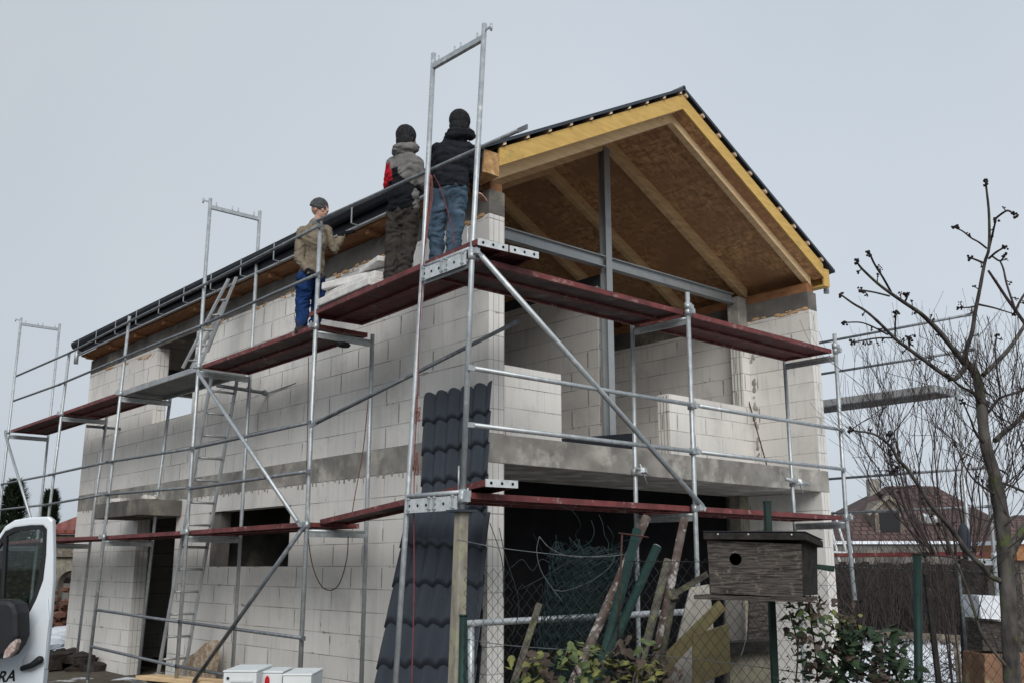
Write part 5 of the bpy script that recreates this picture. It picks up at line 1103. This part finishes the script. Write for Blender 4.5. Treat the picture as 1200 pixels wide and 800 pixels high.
# ------------------------------------------------------------------ plants in the foreground
def leaf_mat(name, c1, c2):
    m = mat(name, c1, c2, rough=.6, scale=14, bump=.3, bscale=50); m.node_tree.nodes['Principled BSDF'].inputs['Subsurface Weight'].default_value = 0; return m
M_LY = leaf_mat('yellow_green_leaf', (.19, .19, .055), (.09, .10, .03)); M_LG = leaf_mat('dark_green_leaf', (.030, .055, .024), (.014, .027, .013)); M_LB = leaf_mat('brown_withered_leaf', (.075, .052, .038), (.035, .025, .019)); M_LL = leaf_mat('light_green_leaf', (.11, .14, .05), (.05, .075, .028))
def leaf(mb, p, s, rot):
    """lobed leaf with a folded midrib and drooping tip"""
    c_ = random.uniform(.05, .28); w_ = random.uniform(.65, 1.0); o = [(0, 0, 0), (.34 * w_, .02, c_), (.50 * w_, .36, c_), (.30 * w_, .52, c_ * .6), (.26 * w_, .80, c_ * .3), (0, 1.18, -.2), (-.22 * w_, .78, c_ * .4), (-.32 * w_, .55, c_ * .6), (-.50 * w_, .34, c_), (-.30 * w_, .05, c_), (0, .35, -.05), (0, .68, -.07)]
    b = random.uniform(-.5, .3); vs = [p + rot @ (V((x, y, z + b * y * y)) * s) for x, y, z in o]
    mb.add(vs, [(0, 1, 10), (1, 2, 10), (2, 3, 11, 10), (3, 4, 11), (4, 5, 11), (5, 6, 11), (6, 7, 11), (7, 8, 10, 11), (8, 9, 10), (9, 0, 10)], True)
from mathutils import Euler
def leafy(name, label, cat, regions, d, base, stems, seed):
    """regions: (x0,y0,x1,y1,count,material,size)"""
    random.seed(seed); t = thing(name, label, cat, tuple(base)); byM = {}
    for x0, y0, x1, y1, cnt, mt, sz in regions:
        sz *= .72; cnt = int(cnt * 1.6)
        mb = byM.setdefault(mt.name, (MB(), mt))[0]
        for _ in range(cnt):
            x, y = random.uniform(x0, x1), random.uniform(y0, y1); p = bF(x, y, d + random.uniform(-.15, .18))
            e = Euler((random.uniform(-.2, 1.3) + math.pi, random.uniform(-.5, .5), math.atan2(-FH.x, FH.y) + random.uniform(-1.1, 1.1))).to_matrix()
            leaf(mb, p, sz * random.uniform(.6, 1.15), e)
    for nm, (mb, mt) in byM.items(): mb.build('foliage', mt, t)
    m = MB()
    for px in stems: m.path(catmull([bF(x, y, d + random.uniform(-.05, .1)) for x, y in px], 4), [.004] * (len(catmull([V((0, 0, 0))] * len(px), 4))), 5)
    m.build('stem', M_TWIG, t); return t
leafy('bramble_bush', 'low bramble with yellow green and withered leaves in front of the wire roll', 'bramble', [
    (598, 762, 640, 815, 26, M_LY, .085), (612, 760, 660, 800, 10, M_LB, .10), (655, 748, 700, 815, 30, M_LL, .075), (680, 770, 770, 815, 50, M_LY, .07), (700, 770, 800, 815, 40, M_LB, .065), (726, 742, 742, 762, 6, M_LB, .085), (744, 746, 765, 762, 5, M_LL, .10), (640, 765, 700, 815, 16, M_LG, .07), (590, 790, 800, 900, 120, M_LG, .08), (660, 756, 740, 775, 12, M_LY, .06)],
    4.75, gp(.4, 4.75, 0), [[(620, 815), (618, 790), (610, 768)], [(690, 815), (700, 785), (720, 760), (735, 748)], [(740, 815), (748, 780), (756, 752)], [(650, 815), (640, 780), (625, 766)], [(700, 870), (680, 800), (664, 765)]], 21)
leafy('bramble_bush', 'dense bramble with dark green and brown leaves right of the green post', 'bramble', [
    (958, 730, 1050, 790, 70, M_LG, .082), (920, 715, 1000, 800, 55, M_LG, .06), (912, 700, 1010, 760, 55, M_LB, .055), (985, 735, 1062, 800, 45, M_LG, .08), (940, 760, 1050, 815, 60, M_LB, .06), (925, 700, 975, 735, 22, M_LL, .055), (1030, 770, 1080, 815, 14, M_LG, .08), (975, 712, 1010, 745, 14, M_LY, .05), (910, 790, 1080, 900, 120, M_LG, .08)],
    4.7, gp(1.45, 4.7, 0), [[(930, 820), (935, 760), (925, 715)], [(960, 820), (955, 760), (948, 710), (952, 690)], [(1000, 820), (1010, 760), (1000, 720), (985, 700)], [(1040, 820), (1042, 780), (1030, 740)], [(945, 740), (965, 745), (975, 735), (960, 728)], [(985, 715), (998, 740), (1014, 742)], [(980, 820), (975, 770), (1000, 735)]], 22)

#@@TREES
# ================================================================== TREES
def limb(mb, px, d0, d1, w0, w1, n=7):
    """polyline of picture points at real distances d0->d1, widths in picture pixels w0->w1"""
    k = len(px); pts = [bF(x, y, d0 + (d1 - d0) * i / (k - 1)) for i, (x, y) in enumerate(px)]; c = catmull(pts, 4); m_ = len(c)
    rs = [max(.0016, .72 * (w0 + (w1 - w0) * i / (m_ - 1)) / 2 * d0 / F_PX * (1 + .12 * mnoise.noise(V((i * .9, px[0][0], 0))))) for i in range(m_)]
    mb.path(c, rs, n); return c
def buds(mb, c, r=.011, n=6, seg=2):
    r *= .62
    for _ in range(n): mb.ball(c + V((random.uniform(-1, 1), random.uniform(-1, 1), random.uniform(-1, 1))) * r * 1.3, r * random.uniform(.5, .9), 5, jit=.25)
TD = 4.4
tree = thing('fruit_tree', 'bare fruit tree with mossy trunk and budded branches at the right edge', 'tree', tuple(bF(1188, 800, TD).xy) + (0,))
random.seed(31)
m = MB(); limb(m, [(1196, 1010), (1190, 880), (1186, 790), (1183, 740), (1181, 690), (1178, 650), (1174, 600), (1165, 555), (1155, 520), (1150, 475), (1147, 450), (1140, 432), (1130, 424)], TD, TD, 29, 13, 14)
limb(m, [(1175, 690), (1172, 650), (1170, 620), (1160, 560)], TD + .02, TD + .02, 11, 8, 10); trunk = m.build('trunk', M_BARK, tree)
BR = [  # pixel polylines, width start, end, depth end offset, knob positions
    ([(1130, 424), (1134, 405), (1139, 390), (1143, 365), (1148, 340), (1154, 308), (1159, 290), (1159, 252), (1156.5, 226), (1155, 214)], 8, 3, -.3),
    ([(1159, 292), (1163, 275), (1167, 258)], 4, 3, -.3), ([(1165, 258), (1172, 252), (1181, 247), (1189, 252)], 4, 3, -.35),
    ([(1156, 291), (1147, 284), (1138, 279), (1128, 271), (1119, 267)], 3.2, 2, -.4), ([(1154, 309), (1147, 306), (1137, 302)], 4, 3, -.2), ([(1159, 303), (1167, 296), (1177, 290)], 4, 3, -.2),
    ([(1158, 317), (1164, 326), (1170, 335), (1180, 350), (1190, 364), (1203, 382)], 4, 6, 0), ([(1172, 306), (1176, 316), (1180, 334), (1190, 364)], 3, 4, -.1), ([(1162, 300), (1172, 306), (1177, 300)], 3.5, 3, -.1),
    ([(1147.5, 357), (1138, 360), (1125, 361)], 3, 2, -.1), ([(1147, 357), (1165, 361), (1188, 368)], 4, 2, .1), ([(1190, 364), (1196, 352), (1204, 340)], 4, 4, 0),
    ([(1132, 427), (1119, 444), (1100, 434), (1081, 420), (1063, 407), (1048, 396), (1032, 380), (1015, 365), (1000, 356), (986, 346)], 8, 2.6, -.5),
    ([(1046, 396), (1030, 396), (1015, 398), (1000, 401)], 3, 2.2, -.55), ([(1040, 392), (1025, 384), (1009, 378), (989, 378)], 3, 2, -.5), ([(1049, 396), (1049, 380), (1050, 368)], 3, 2.4, -.45), ([(1066, 408), (1065, 400), (1068, 396)], 3, 3, -.45),
    ([(1130, 426), (1118, 410), (1103, 392), (1090, 378), (1078, 367), (1060, 355), (1044, 344), (1028, 332), (1010, 315), (1004, 307)], 9, 2.8, -.6),
    ([(1044, 342), (1035, 326), (1025, 310), (1019, 297)], 4, 3, -.6), ([(1042, 347), (1026, 343), (1009, 340)], 3.4, 2.6, -.6), ([(1060, 355), (1063, 348), (1062, 345)], 3.5, 3, -.5),
    ([(1152, 439), (1166, 426), (1180, 411), (1190, 398), (1203, 378)], 8, 6, .2), ([(1166, 516), (1178, 505), (1190, 495), (1206, 478)], 9, 7, .2), ([(1158, 483), (1165, 474), (1172, 466), (1186, 461), (1206, 455)], 5, 4, .2), ([(1172, 466), (1171, 450), (1168, 432), (1166, 405), (1168, 394)], 3.5, 2.4, .1),
    ([(1172, 680), (1160, 674), (1152, 664), (1136, 648), (1124, 632), (1112, 616), (1098, 600), (1088, 588), (1076, 568), (1064, 550), (1053, 538), (1046, 526), (1040, 519), (1028, 510), (1015, 506), (1005, 505), (997, 503)], 9, 2.4, -.5),
    ([(1076, 568), (1060, 570), (1045, 573), (1032, 580)], 3, 2.2, -.4), ([(1040, 519), (1043, 512), (1042, 508)], 3, 3, -.5), ([(1064, 550), (1056, 546), (1049, 549)], 2.5, 2, -.4), ([(1058, 545), (1052, 552), (1044, 553)], 2, 2, -.4),
    ([(1190, 792), (1175, 775), (1152, 745), (1140, 710), (1130, 680), (1117, 650), (1108, 630), (1100, 615)], 6, 2.2, -.1), ([(1182, 650), (1192, 632), (1208, 612)], 17, 15, .1), ([(1163, 560), (1172, 565), (1185, 569), (1205, 578)], 6, 4, .15),
    ([(1150, 475), (1140, 460), (1125, 452), (1112, 440)], 5, 3, -.2), ([(1168, 580), (1155, 572), (1140, 560), (1128, 540), (1120, 520)], 4, 1.6, -.2), ([(1155, 520), (1144, 508), (1137, 490), (1128, 470)], 5, 2, -.2), ([(1140, 660), (1128, 655), (1110, 652), (1085, 650)], 2.5, 1.4, 0)]
bm_ = MB(); ends = []
for px, w0, w1, dz_ in BR: m = MB(); c = limb(m, px, TD, TD + dz_, w0, w1, 8); m.build('branch', M_BARK if w0 > 5 else M_TWIG, tree); ends.append((c, w1))
tw = MB(); bd = MB()
for c, w1 in ends:
    tip = c[-1]
    if w1 <= 3: buds(bd, tip, .013, 8)
    L_ = len(c)
    for i in range(3, L_ - 1):
        if w1 <= 4 and random.random() < .20:
            dirv = (c[i] - c[i - 1]).normalized(); s_ = dirv.cross(FH).normalized() * random.choice((-1, 1)); q = c[i] + s_ * random.uniform(.012, .03) + dirv * .012; tw.path([c[i], q], [.0028, .002], 5); buds(bd, q, .0085, 5)
def twig_rec(mb, p, d_, ln, r, dep, spread=.5, up=.1):
    pts = [p]; k = 5
    for i in range(k): d_ = (d_ + V((random.uniform(-1, 1), random.uniform(-1, 1), random.uniform(-1, 1))) * .10 + V((0, 0, up * .3))).normalized(); pts.append(pts[-1] + d_ * ln / k)
    mb.path(pts, [max(.0012, r * (1 - .6 * i / k)) for i in range(k + 1)], 4 if r < .004 else 5, caps=False)
    if dep > 0:
        for i in range(1, k + 1):
            if random.random() < .75:
                a = V((random.uniform(-1, 1), random.uniform(-1, 1), random.uniform(-.2, 1))); a = (a - d_ * a.dot(d_)).normalized(); twig_rec(mb, pts[i], (d_ + a * random.uniform(.5, 1) * spread * 1.6).normalized(), ln * random.uniform(.4, .7), r * .6, dep - 1, spread, up)
# fine wild twigs in the lower crown
for c, w1 in ends:
    if c[0].z < 2.4:
        for i in range(4, len(c), 6):
            if random.random() < .45: twig_rec(tw, c[i], (V((random.uniform(-1, 1), random.uniform(-1, 1), random.uniform(.1, 1)))).normalized(), random.uniform(.18, .4), .0026, 1)
tp = bF(1168, 590, TD)
for k in range(26):
    p = bF(1166 + random.uniform(-8, 24), random.uniform(450, 660), TD); twig_rec(tw, p, (RT * random.uniform(-.8, .9) + V((0, 0, random.uniform(.2, 1))) + FH * random.uniform(-.4, .4)).normalized(), random.uniform(.22, .42), .0028, 2)
tw.build('twigs', M_TWIG, tree); bd.build('bud', M_BUD, tree)['kind'] = 'stuff'; bpy.context.scene.objects['twigs']['kind'] = 'stuff'
# tall thin shrub behind, many upright shoots
random.seed(77)
shr = thing('bare_shrub', 'tall bare shrub of thin upright shoots behind the fruit tree', 'shrub', tuple(bF(1120, 700, 7.4).xy) + (0,))
m = MB()
SH = [((1065, 640), (1035, 540), (1010, 470), (1000, 435)), ((1075, 640), (1048, 560), (1030, 500), (1018, 455)), ((1085, 650), (1062, 560), (1048, 480), (1040, 430)), ((1095, 650), (1078, 560), (1066, 470), (1060, 420)), ((1105, 650), (1090, 560), (1090, 480), (1080, 430)), ((1110, 650), (1100, 560), (1107, 480), (1116, 420)), ((1120, 650), (1112, 560), (1128, 480), (1120, 400)), ((1130, 650), (1125, 560), (1140, 500), (1146, 430)), ((1140, 650), (1140, 560), (1160, 480), (1170, 420)), ((1150, 650), (1155, 560), (1180, 490), (1192, 440)), ((1160, 650), (1175, 580), (1192, 520), (1203, 480)), ((1080, 650), (1050, 590), (1020, 540), (980, 500)), ((1070, 640), (1030, 580), (1012, 530), (1008, 520))]
for s_ in SH:
    for rep in range(2):
        j = lambda v: random.uniform(-v, v) * (rep + .6); lowcut = rep > 0 or SH.index(s_) % 3 > 0
        sx = s_[0][0]; px = [(1128 + (sx - 1112) * .12 + j(3), 860), (1122 + (sx - 1112) * .35 + j(3), 720)] + [((sx - 1118) * .75 + 1118 + j(4), s_[0][1])] + [(x + j(9), y + j(6)) for x, y in s_[1:]]
        dd = 7.4 + random.uniform(-.5, .5)
        if lowcut: px = px[2:]
        px = [px[0]] + [q for a_, b_ in zip(px, px[1:]) for q in (((a_[0] + b_[0]) / 2 + random.uniform(-7, 7), (a_[1] + b_[1]) / 2), b_)]
        c = catmull([bF(x, y, dd) for x, y in px], 5); n_ = len(c); m.path(c, [max(.0016, .0075 * (1 - i / n_)) for i in range(n_)], 5)
        for i in range(2 if lowcut else 12, n_ - 1, 2):
            if random.random() < .5: twig_rec(m, c[i], ((c[i] - c[i - 1]).normalized() + V((random.uniform(-.6, .6), random.uniform(-.6, .6), .1))).normalized(), random.uniform(.25, .55), .0026, 1, .4)
m.build('shoots', M_TWIG, shr)['kind'] = 'stuff'

#@@BACK
# ================================================================== GARDEN AND BACKGROUND AT THE RIGHT
# dark plank with a slate coloured cap, box with white lid
m = MB(); a, b = bF(1133, 656, 6.9), bF(1141, 800, 6.9); b = a + (b - a) * (a.z / (a.z - b.z)); m.beam(a, b, .115, .05, up=tuple(FH), w1=.15)
pst = m.build('dark_post', M_NESTD, None, 'dark wooden post with a slate coloured cap left of the orange shed', 'post', bevel=.005); WL[pst] = V(pst.location)
m = MB(); m.ball(bF(1130, 630, 6.9), .10, 14, (.42, .42, 1.05)); m.build('cap', mat('slate_plastic', (.035, .04, .055), (.025, .03, .04), scale=9), pst)
stick((1123, 660), (1135, 795), .009, M_WIREL, 'thin_pole', 'thin pale pole leaning along the dark post', 'pole', (6.6, 6.6))
stick((1085, 672), (1099, 790), 0, M_NESTD, 'wooden_stake', 'dark thin stake just right of the right green fence post', 'stake', (6.4, 6.4), 'beam', .03)
board([(1146, 697), (1176, 698), (1182, 726), (1150, 724)], 6.2, .22, M_SNOW, 'white_sheet', 'white slanted sheet lying on the old crate behind the trunk', 'sheet')
board([(1150, 727), (1186, 729), (1188, 764), (1152, 762)], 6.25, .2, M_NEST, 'old_crate', 'weathered grey crate under the white lid', 'crate', bevel=.004)
board([(1154, 766), (1212, 766), (1212, 900), (1154, 900)], 6.2, .3, mat('tan_board', (.24, .13, .08), (.15, .085, .055), scale=5, bump=.3, c3=(.28, .24, .12), c3scale=7), 'tan_box', 'tan brown box at the foot of the trunk', 'box', bevel=.006)
# low garden rail on the snow
m = MB(); m.beam(bF(1025, 742, 9), bF(1128, 748, 9), .03, .06)
for x, y in ((1030, 742), (1120, 748)): p = bF(x, y, 9.0); m.beam(p, (p.x, p.y, 0), .04, .04)
single(m, 'garden_rail', M_OLDW, 'low wooden garden rail standing on the snow', 'rail')
# orange shed at the right edge
shed = thing('timber_shed', 'low shed with an orange timber edge and snow on its roof at the right edge', 'shed', tuple(gp(7.6, 14.4, 0)))
def abox(l0, l1, f0, f1, z0, z1, name, m_, par, **k):
    m = MB(); vs = [gp(l, f, z) for z in (z0, z1) for l, f in ((l0, f0), (l1, f0), (l1, f1), (l0, f1))]; m.add(vs, [(0, 3, 2, 1), (4, 5, 6, 7), (0, 1, 5, 4), (1, 2, 6, 5), (2, 3, 7, 6), (3, 0, 4, 7)]); return m.build(name, m_, par, **k)
z_ = lambda y, d: bF(1150, y, d).z
abox(7.0, 9.5, 14.0, 15, 0, z_(658, 14), 'wall', M_OLDW, shed); abox(6.9, 9.6, 13.85, 15.1, z_(656, 13.9), z_(637, 13.9), 'roof_edge', M_WOODO, shed); abox(6.87, 9.7, 13.8, 15.15, z_(637, 13.9) + .002, z_(633, 13.9) + .01, 'snow_layer', M_SNOW, shed)
# dark garden fence with hedge twigs behind the snow
gf = thing('garden_fence', 'dark board fence behind the snowy garden', 'fence', tuple(gp(9.5, 24, 0)))
random.seed(9)
l = 7.2; i = 0
while l < 13.4:
    abox(l, l + .17, 24, 24.03, .05, bF(1100, 659, 24).z + random.uniform(-.04, .04), 'board', M_NESTD, gf); l += .18
abox(7.2, 13.4, 24.04, 24.1, .4, .5, 'rail', M_NESTD, gf); abox(7.2, 13.4, 24.04, 24.1, 1.4, 1.5, 'rail', M_NESTD, gf)
m = MB(); random.seed(41)
for k in range(300):
    p = gp(random.uniform(6.6, 13.6), random.uniform(22.4, 23.8), 0); d_ = V((random.uniform(-.35, .35), random.uniform(-.35, .35), 1)).normalized(); twig_rec(m, p, d_, random.uniform(.8, 1.7) * (1.35 if k % 4 == 0 else 1), .012, 1, .5)
m.build('thicket', M_TWIG, None, 'bare brown thicket in front of the dark garden fence', 'thicket', kind='stuff', origin=tuple(gp(10, 23, 0)))
m = MB()
for k in range(480):
    p = gp(random.uniform(4.4, 11.5), random.uniform(11, 21.5), -.02)
    if random.random() < .5: p = p + V((0, 0, 0))
    d_ = V((random.uniform(-1, 1), random.uniform(-1, 1), random.uniform(.15, 1.0))).normalized(); twig_rec(m, p, d_, random.uniform(.2, .5), .008, 1, .8, 0)
m.build('brushwood', M_TWIG, None, 'dead brown stems sticking out of the snow', 'undergrowth', kind='stuff', origin=tuple(gp(8, 16, 0)))
# long flat garage with snow edge
ga = thing('garage', 'long low dark garage with a snow covered roof edge below the brown roof', 'garage', tuple(gp(13, 31, 0)))
abox(9.6, 13.6, 30.5, 35, 0, bF(1080, 637, 30.5).z, 'wall', M_CONCD, ga); abox(9.5, 13.7, 30.4, 35.1, bF(1080, 637, 30.5).z + .002, bF(1080, 633.5, 30.5).z, 'snow_layer', M_SNOW, ga)
# hip roofed house
def hip(name, label, l0, l1, f0, f1, ze, zr, rl0, rl1, mt, wall=M_CONCD, over=.4):
    h = thing(name, label, 'house', tuple(gp((l0 + l1) / 2, (f0 + f1) / 2, 0))); abox(l0 + over, l1 - over, f0 + over, f1 - over, 0, ze + .02, 'wall', wall, h)
    e = [gp(l0, f0, ze), gp(l1, f0, ze), gp(l1, f1, ze), gp(l0, f1, ze)]; fm = (f0 + f1) / 2; r = [gp(rl0, fm, zr), gp(rl1, fm, zr)]
    m = MB(); m.add([e[0], e[1], r[1], r[0], e[1], e[2], r[1], e[2], e[3], r[0], r[1], e[3], e[0], r[0], e[0], e[1], e[2], e[3]], [(0, 1, 2, 3), (4, 5, 6), (7, 8, 9, 10), (11, 12, 13), (17, 16, 15, 14)])
    w = l1 - l0; s_ = math.hypot((f1 - f0) / 2, zr - ze); m.uv = [(0, 0), (w, 0), (rl1 - l0, s_), (rl0 - l0, s_), (0, 0), (f1 - f0, 0), ((f1 - f0) / 2, s_), (0, 0), (w, 0), (w - rl0 + l0, s_), (l1 - rl1, s_), (0, 0), (f1 - f0, 0), ((f1 - f0) / 2, s_), (0, 0), (1, 0), (1, 1), (0, 1)]
    return h, m.build('roof', mt, h)
hs, rf_ = hip('brown_roofed_house', 'neighbour house with a brown hipped tile roof and a small dormer', 10.6, 20.3, 37, 47, bF(1060, 652, 37).z, bF(1060, 569, 42).z, (1030 - 600) / F_PX * 42 * 1.0 + .2, (1086 - 600) / F_PX * 42 + .2, M_ROOFB)
dl = bF(1037, 600, 39); dlat = dl.dot(RT)
zt = bF(1037, 583, 39).z; zb_ = bF(1037, 617, 39).z; zs_ = bF(1037, 600, 39).z
m = MB(); w_ = .55; A_ = [gp(dlat - w_, 38.6, zb_ - .6), gp(dlat + w_, 38.6, zb_ - .6), gp(dlat + w_, 38.6, zs_), gp(dlat, 38.6, zt - .05), gp(dlat - w_, 38.6, zs_)]; Bk = [p + FH * 2.5 for p in A_]; m.add(A_ + Bk, [(4, 3, 2, 1, 0), (5, 6, 7, 8, 9)] + [(i, (i + 1) % 5, 5 + (i + 1) % 5, 5 + i) for i in range(5)]); dm = m.build('dormer', M_OLDW, hs)
m = MB(); 
for s_ in (-1, 1): m.beam(gp(dlat, 38.5, zt + .03), gp(dlat + s_ * .85, 38.5, zs_ - .10), .10, .12)
m.build('barge_board', M_PALE, dm)
m = MB(); m.box((0, 0, 0), (0.001, 0.001, 0.001)); m = MB(); c = gp(dlat, 38.57, (zb_ + zs_) / 2 - .1); m.beam(c - RT * .38, c + RT * .38, .03, .75, up=(0, 0, 1)); m.build('window_frame', M_BPLAS, dm)
cl = bF(1023, 567, 42); abox(cl.dot(RT) - .22, cl.dot(RT) + .22, 41.8, 42.2, 3.9, bF(1023, 561, 42).z, 'chimney', M_CONC, rf_)
m = MB(); p = bF(1032, 572, 42); m.tube(p, p + V((0, 0, .9)), .03, 5); m.tube(p + V((0, 0, .75)) - RT * .25, p + V((0, 0, .75)) + RT * .25, .02, 5); m.tube(p + V((0, 0, .6)) - RT * .18, p + V((0, 0, .6)) + RT * .18, .02, 5); m.build('aerial', M_STEELD, rf_)
m = MB(); c = bF(1089, 606, 39.3); m.beam(c - RT * .3, c + RT * .25 - V((0, 0, .12)), .3, .28, up=tuple(V((0, 0, 1)) - FH * .5)); m.build('skylight', M_PLATE, rf_)
hip('dark_roofed_house', 'farther house with a dark brown roof behind the orange shed', 19.5, 30, 42, 52, bF(1170, 652, 42).z, bF(1170, 603, 47).z, 23.5, 26.5, M_ROOFB)
# white step frame
wf = thing('white_step_frame', 'white stepladder frame visible past the right corner of the house', 'stepladder', tuple(bF(985, 650, 24.6).xy) + (0,))
for a, b in (((977, 598), (994, 652)), ((973, 614), (982, 650)), ((989, 600), (1000, 652))): m = MB(); p, q = bF(*a, 24.6), bF(*b, 24.6); q = p + (q - p) * (p.z / (p.z - q.z)); m.beam(p, q, .06, .04); m.build('leg', M_CABIN, wf)
for y in (634, 646): m = MB(); m.beam(bF(977, y, 24.6), bF(992, y + 1, 24.6), .06, .04); m.build('rung', M_CABIN, wf)

# ================================================================== BACKGROUND AT THE LEFT
ob_ = thing('outbuilding', 'old plastered outbuilding with an arched opening and a red tiled roof', 'outbuilding', tuple(bF(60, 740, 27).xy) + (0,))
la = lambda x, d: (x - 600) / F_PX * d * 1.0
l0, l1 = bF(60, 640, 27).dot(RT), bF(150, 640, 27).dot(RT)
zc = lambda y, d: bF(70, y, d).z
# wall with an arched opening
m = MB(); ax0, ax1 = bF(66, 700, 27).dot(RT), bF(96, 700, 27).dot(RT); za = zc(668, 27); rr = (ax1 - ax0) / 2; cxm = (ax0 + ax1) / 2; N_ = 12
arc = [(ax0, 0), (ax0, za - rr)] + [(cxm - rr * math.cos(math.pi * i / N_), za - rr + rr * math.sin(math.pi * i / N_)) for i in range(1, N_)] + [(ax1, za - rr), (ax1, 0)]
zw = zc(626, 27)
out_ = [(l0, 0), (l0, zw)] + [(l0 + (l1 - l0) * i / N_, zw) for i in range(1, N_)] + [(l1, zw), (l1, 0)]
n = len(arc)
for fz_ in (27.0,):
    A_ = [gp(a, 27, z) for a, z in arc]; B_ = [gp(a, 27, z) for a, z in out_]; C2 = [p + FH * .35 for p in A_]; m.add(A_ + B_ + C2, [(i, i + 1, n + i + 1, n + i) for i in range(n - 1)] + [(i, i + 1, 2 * n + i + 1, 2 * n + i) for i in range(n - 1)])
m.build('wall', M_PALE, ob_); abox(l0, l1, 27.4, 31, 0, .1, 'floor', M_CONCD, ob_); abox(l0, l1, 31, 31.2, 0, zw, 'back_wall', M_CONCD, ob_)
abox(l0 - .1, l1 + .1, 26.9, 26.99, zc(652, 27), zw, 'stone_course', M_OLDW, ob_)
m = MB(); e = [gp(l0 - .2, 26.8, zw), gp(l1 + .2, 26.8, zw), gp(l1 + .2, 31.5, zc(592, 31.5)), gp(l0 - .2, 31.5, zc(592, 31.5))]; m.add(e + [p + V((0, 0, .12)) for p in e], [(0, 3, 2, 1), (4, 5, 6, 7), (0, 1, 5, 4), (1, 2, 6, 5), (2, 3, 7, 6), (3, 0, 4, 7)])
w_ = l1 - l0 + .4; m.uv = [(0, 0)] * 4 + [(0, 0), (w_, 0), (w_, 4.8), (0, 4.8)] + [(0, 0), (w_, 0), (w_, .1), (0, .1)] * 4; m.build('roof', M_ROOFR, ob_)
random.seed(4); m = MB()
for k in range(150):
    p = bF(random.uniform(60, 92), 740, 24.5); m.ball(V((p.x, p.y, random.uniform(0, 1.15) * random.random() + .1)) + FH * random.uniform(-.5, .5), random.uniform(.07, .14), 5, (1.5, .8, .7), jit=.25)
m.build('brick_heap', M_BRICKR, None, 'heap of broken red bricks in front of the arched outbuilding', 'brick heap', kind='stuff', origin=tuple(bF(75, 740, 24.5).xy) + (0,))
m = MB()
for k in range(26):
    p = bF(random.uniform(52, 84), 750, random.uniform(19, 22)); m.ball((p.x, p.y, random.uniform(.0, .35)), random.uniform(.15, .3), 8, (1.5, 1.2, .45), jit=.12)
m.build('snow_heap', M_SNOW, None, 'lumpy heap of snow between the van door and the house', 'snow heap')
m = MB()
for k in range(50):
    p = bF(random.uniform(50, 110), 780, random.uniform(17, 19)); m.ball((p.x, p.y, random.uniform(-.05, .18)), random.uniform(.1, .25), 7, (1.4, 1.2, .6), jit=.2)
m.build('soil_heap', mat('dark_wet_soil', (.035, .027, .022), (.018, .014, .012), scale=4, bump=1, bscale=12, bdist=.04), None, 'dark heap of soil at the far foot of the house wall', 'soil heap')
M_CON = mat('conifer_green', (.030, .050, .022), (.014, .026, .012), scale=3, bump=0, rough=.9)
def conifer(x, ytop, d, rad, label, seed):
    random.seed(seed); b = bF(x, 700, d); zt = bF(x, ytop, d).z; t = thing('conifer', label, 'conifer', (b.x, b.y, 0), 'conifers left of the house'); m = MB(); m.tube((b.x, b.y, 0), (b.x, b.y, zt * .9), .14, 8, .03); m.build('trunk', M_BARK, t)
    m = MB()
    for k in range(5200):
        h = random.random() ** .8; z = .4 + (zt - .4) * h; R_ = rad * (1 - h) ** .42 * (.75 + .5 * mnoise.noise(V((z * 1.2, seed, k % 7)))) + .05; a = random.uniform(0, 2 * math.pi); q = R_ * math.sqrt(random.uniform(.25, 1))
        p = V((b.x + math.cos(a) * q, b.y + math.sin(a) * q, z)); o = V((math.cos(a), math.sin(a), random.uniform(.2, 1.4))).normalized(); s_ = V((-math.sin(a), math.cos(a), 0)); L0 = random.uniform(.10, .24)
        m.add([p - s_ * .035, p + s_ * .035, p + o * L0], [(0, 1, 2)])
    m.build('crown', M_CON, t); return t
conifer(4, 564, 30, .75, 'taller dense dark conifer at the left edge above the van door', 1); conifer(48, 576, 30.5, .48, 'smaller dark conifer between the van door and the red roof', 2); conifer(-28, 575, 30, .8, 'dark conifer cut by the left edge of the view', 3)
m = MB(); random.seed(12)
for k in range(16000):
    p = gp(random.uniform(-17, -11.3), random.uniform(23.5, 24.8), random.uniform(0, 2.6)); a = random.uniform(0, 6.28); o = V((math.cos(a), math.sin(a), random.uniform(-.2, 1))).normalized() * random.uniform(.12, .22); s_ = o.cross(V((0, 0, 1))).normalized() * .06; m.add([p - s_, p + s_, p + o], [(0, 1, 2)])
m.build('hedge', M_CON, None, 'dark green hedge seen through the window of the open van door', 'hedge', kind='stuff', origin=tuple(gp(-13, 24, 0)))
# far wood on the horizon
m = MB(); random.seed(8)
for k in range(700):
    az_ = random.uniform(-.9, .9); R_ = random.uniform(120, 150); p = FH * (R_ * math.cos(az_)) + RT * (R_ * math.sin(az_)); h = random.uniform(3, 5.0); m.ball((p.x, p.y, h * .4), h * .6, 6, (1.1, 1.1, 1), jit=.25)
m.build('distant_wood', M_TWIG, None, 'dark line of bare woods on the horizon', 'woods', kind='stuff', origin=(0, 0, 0))
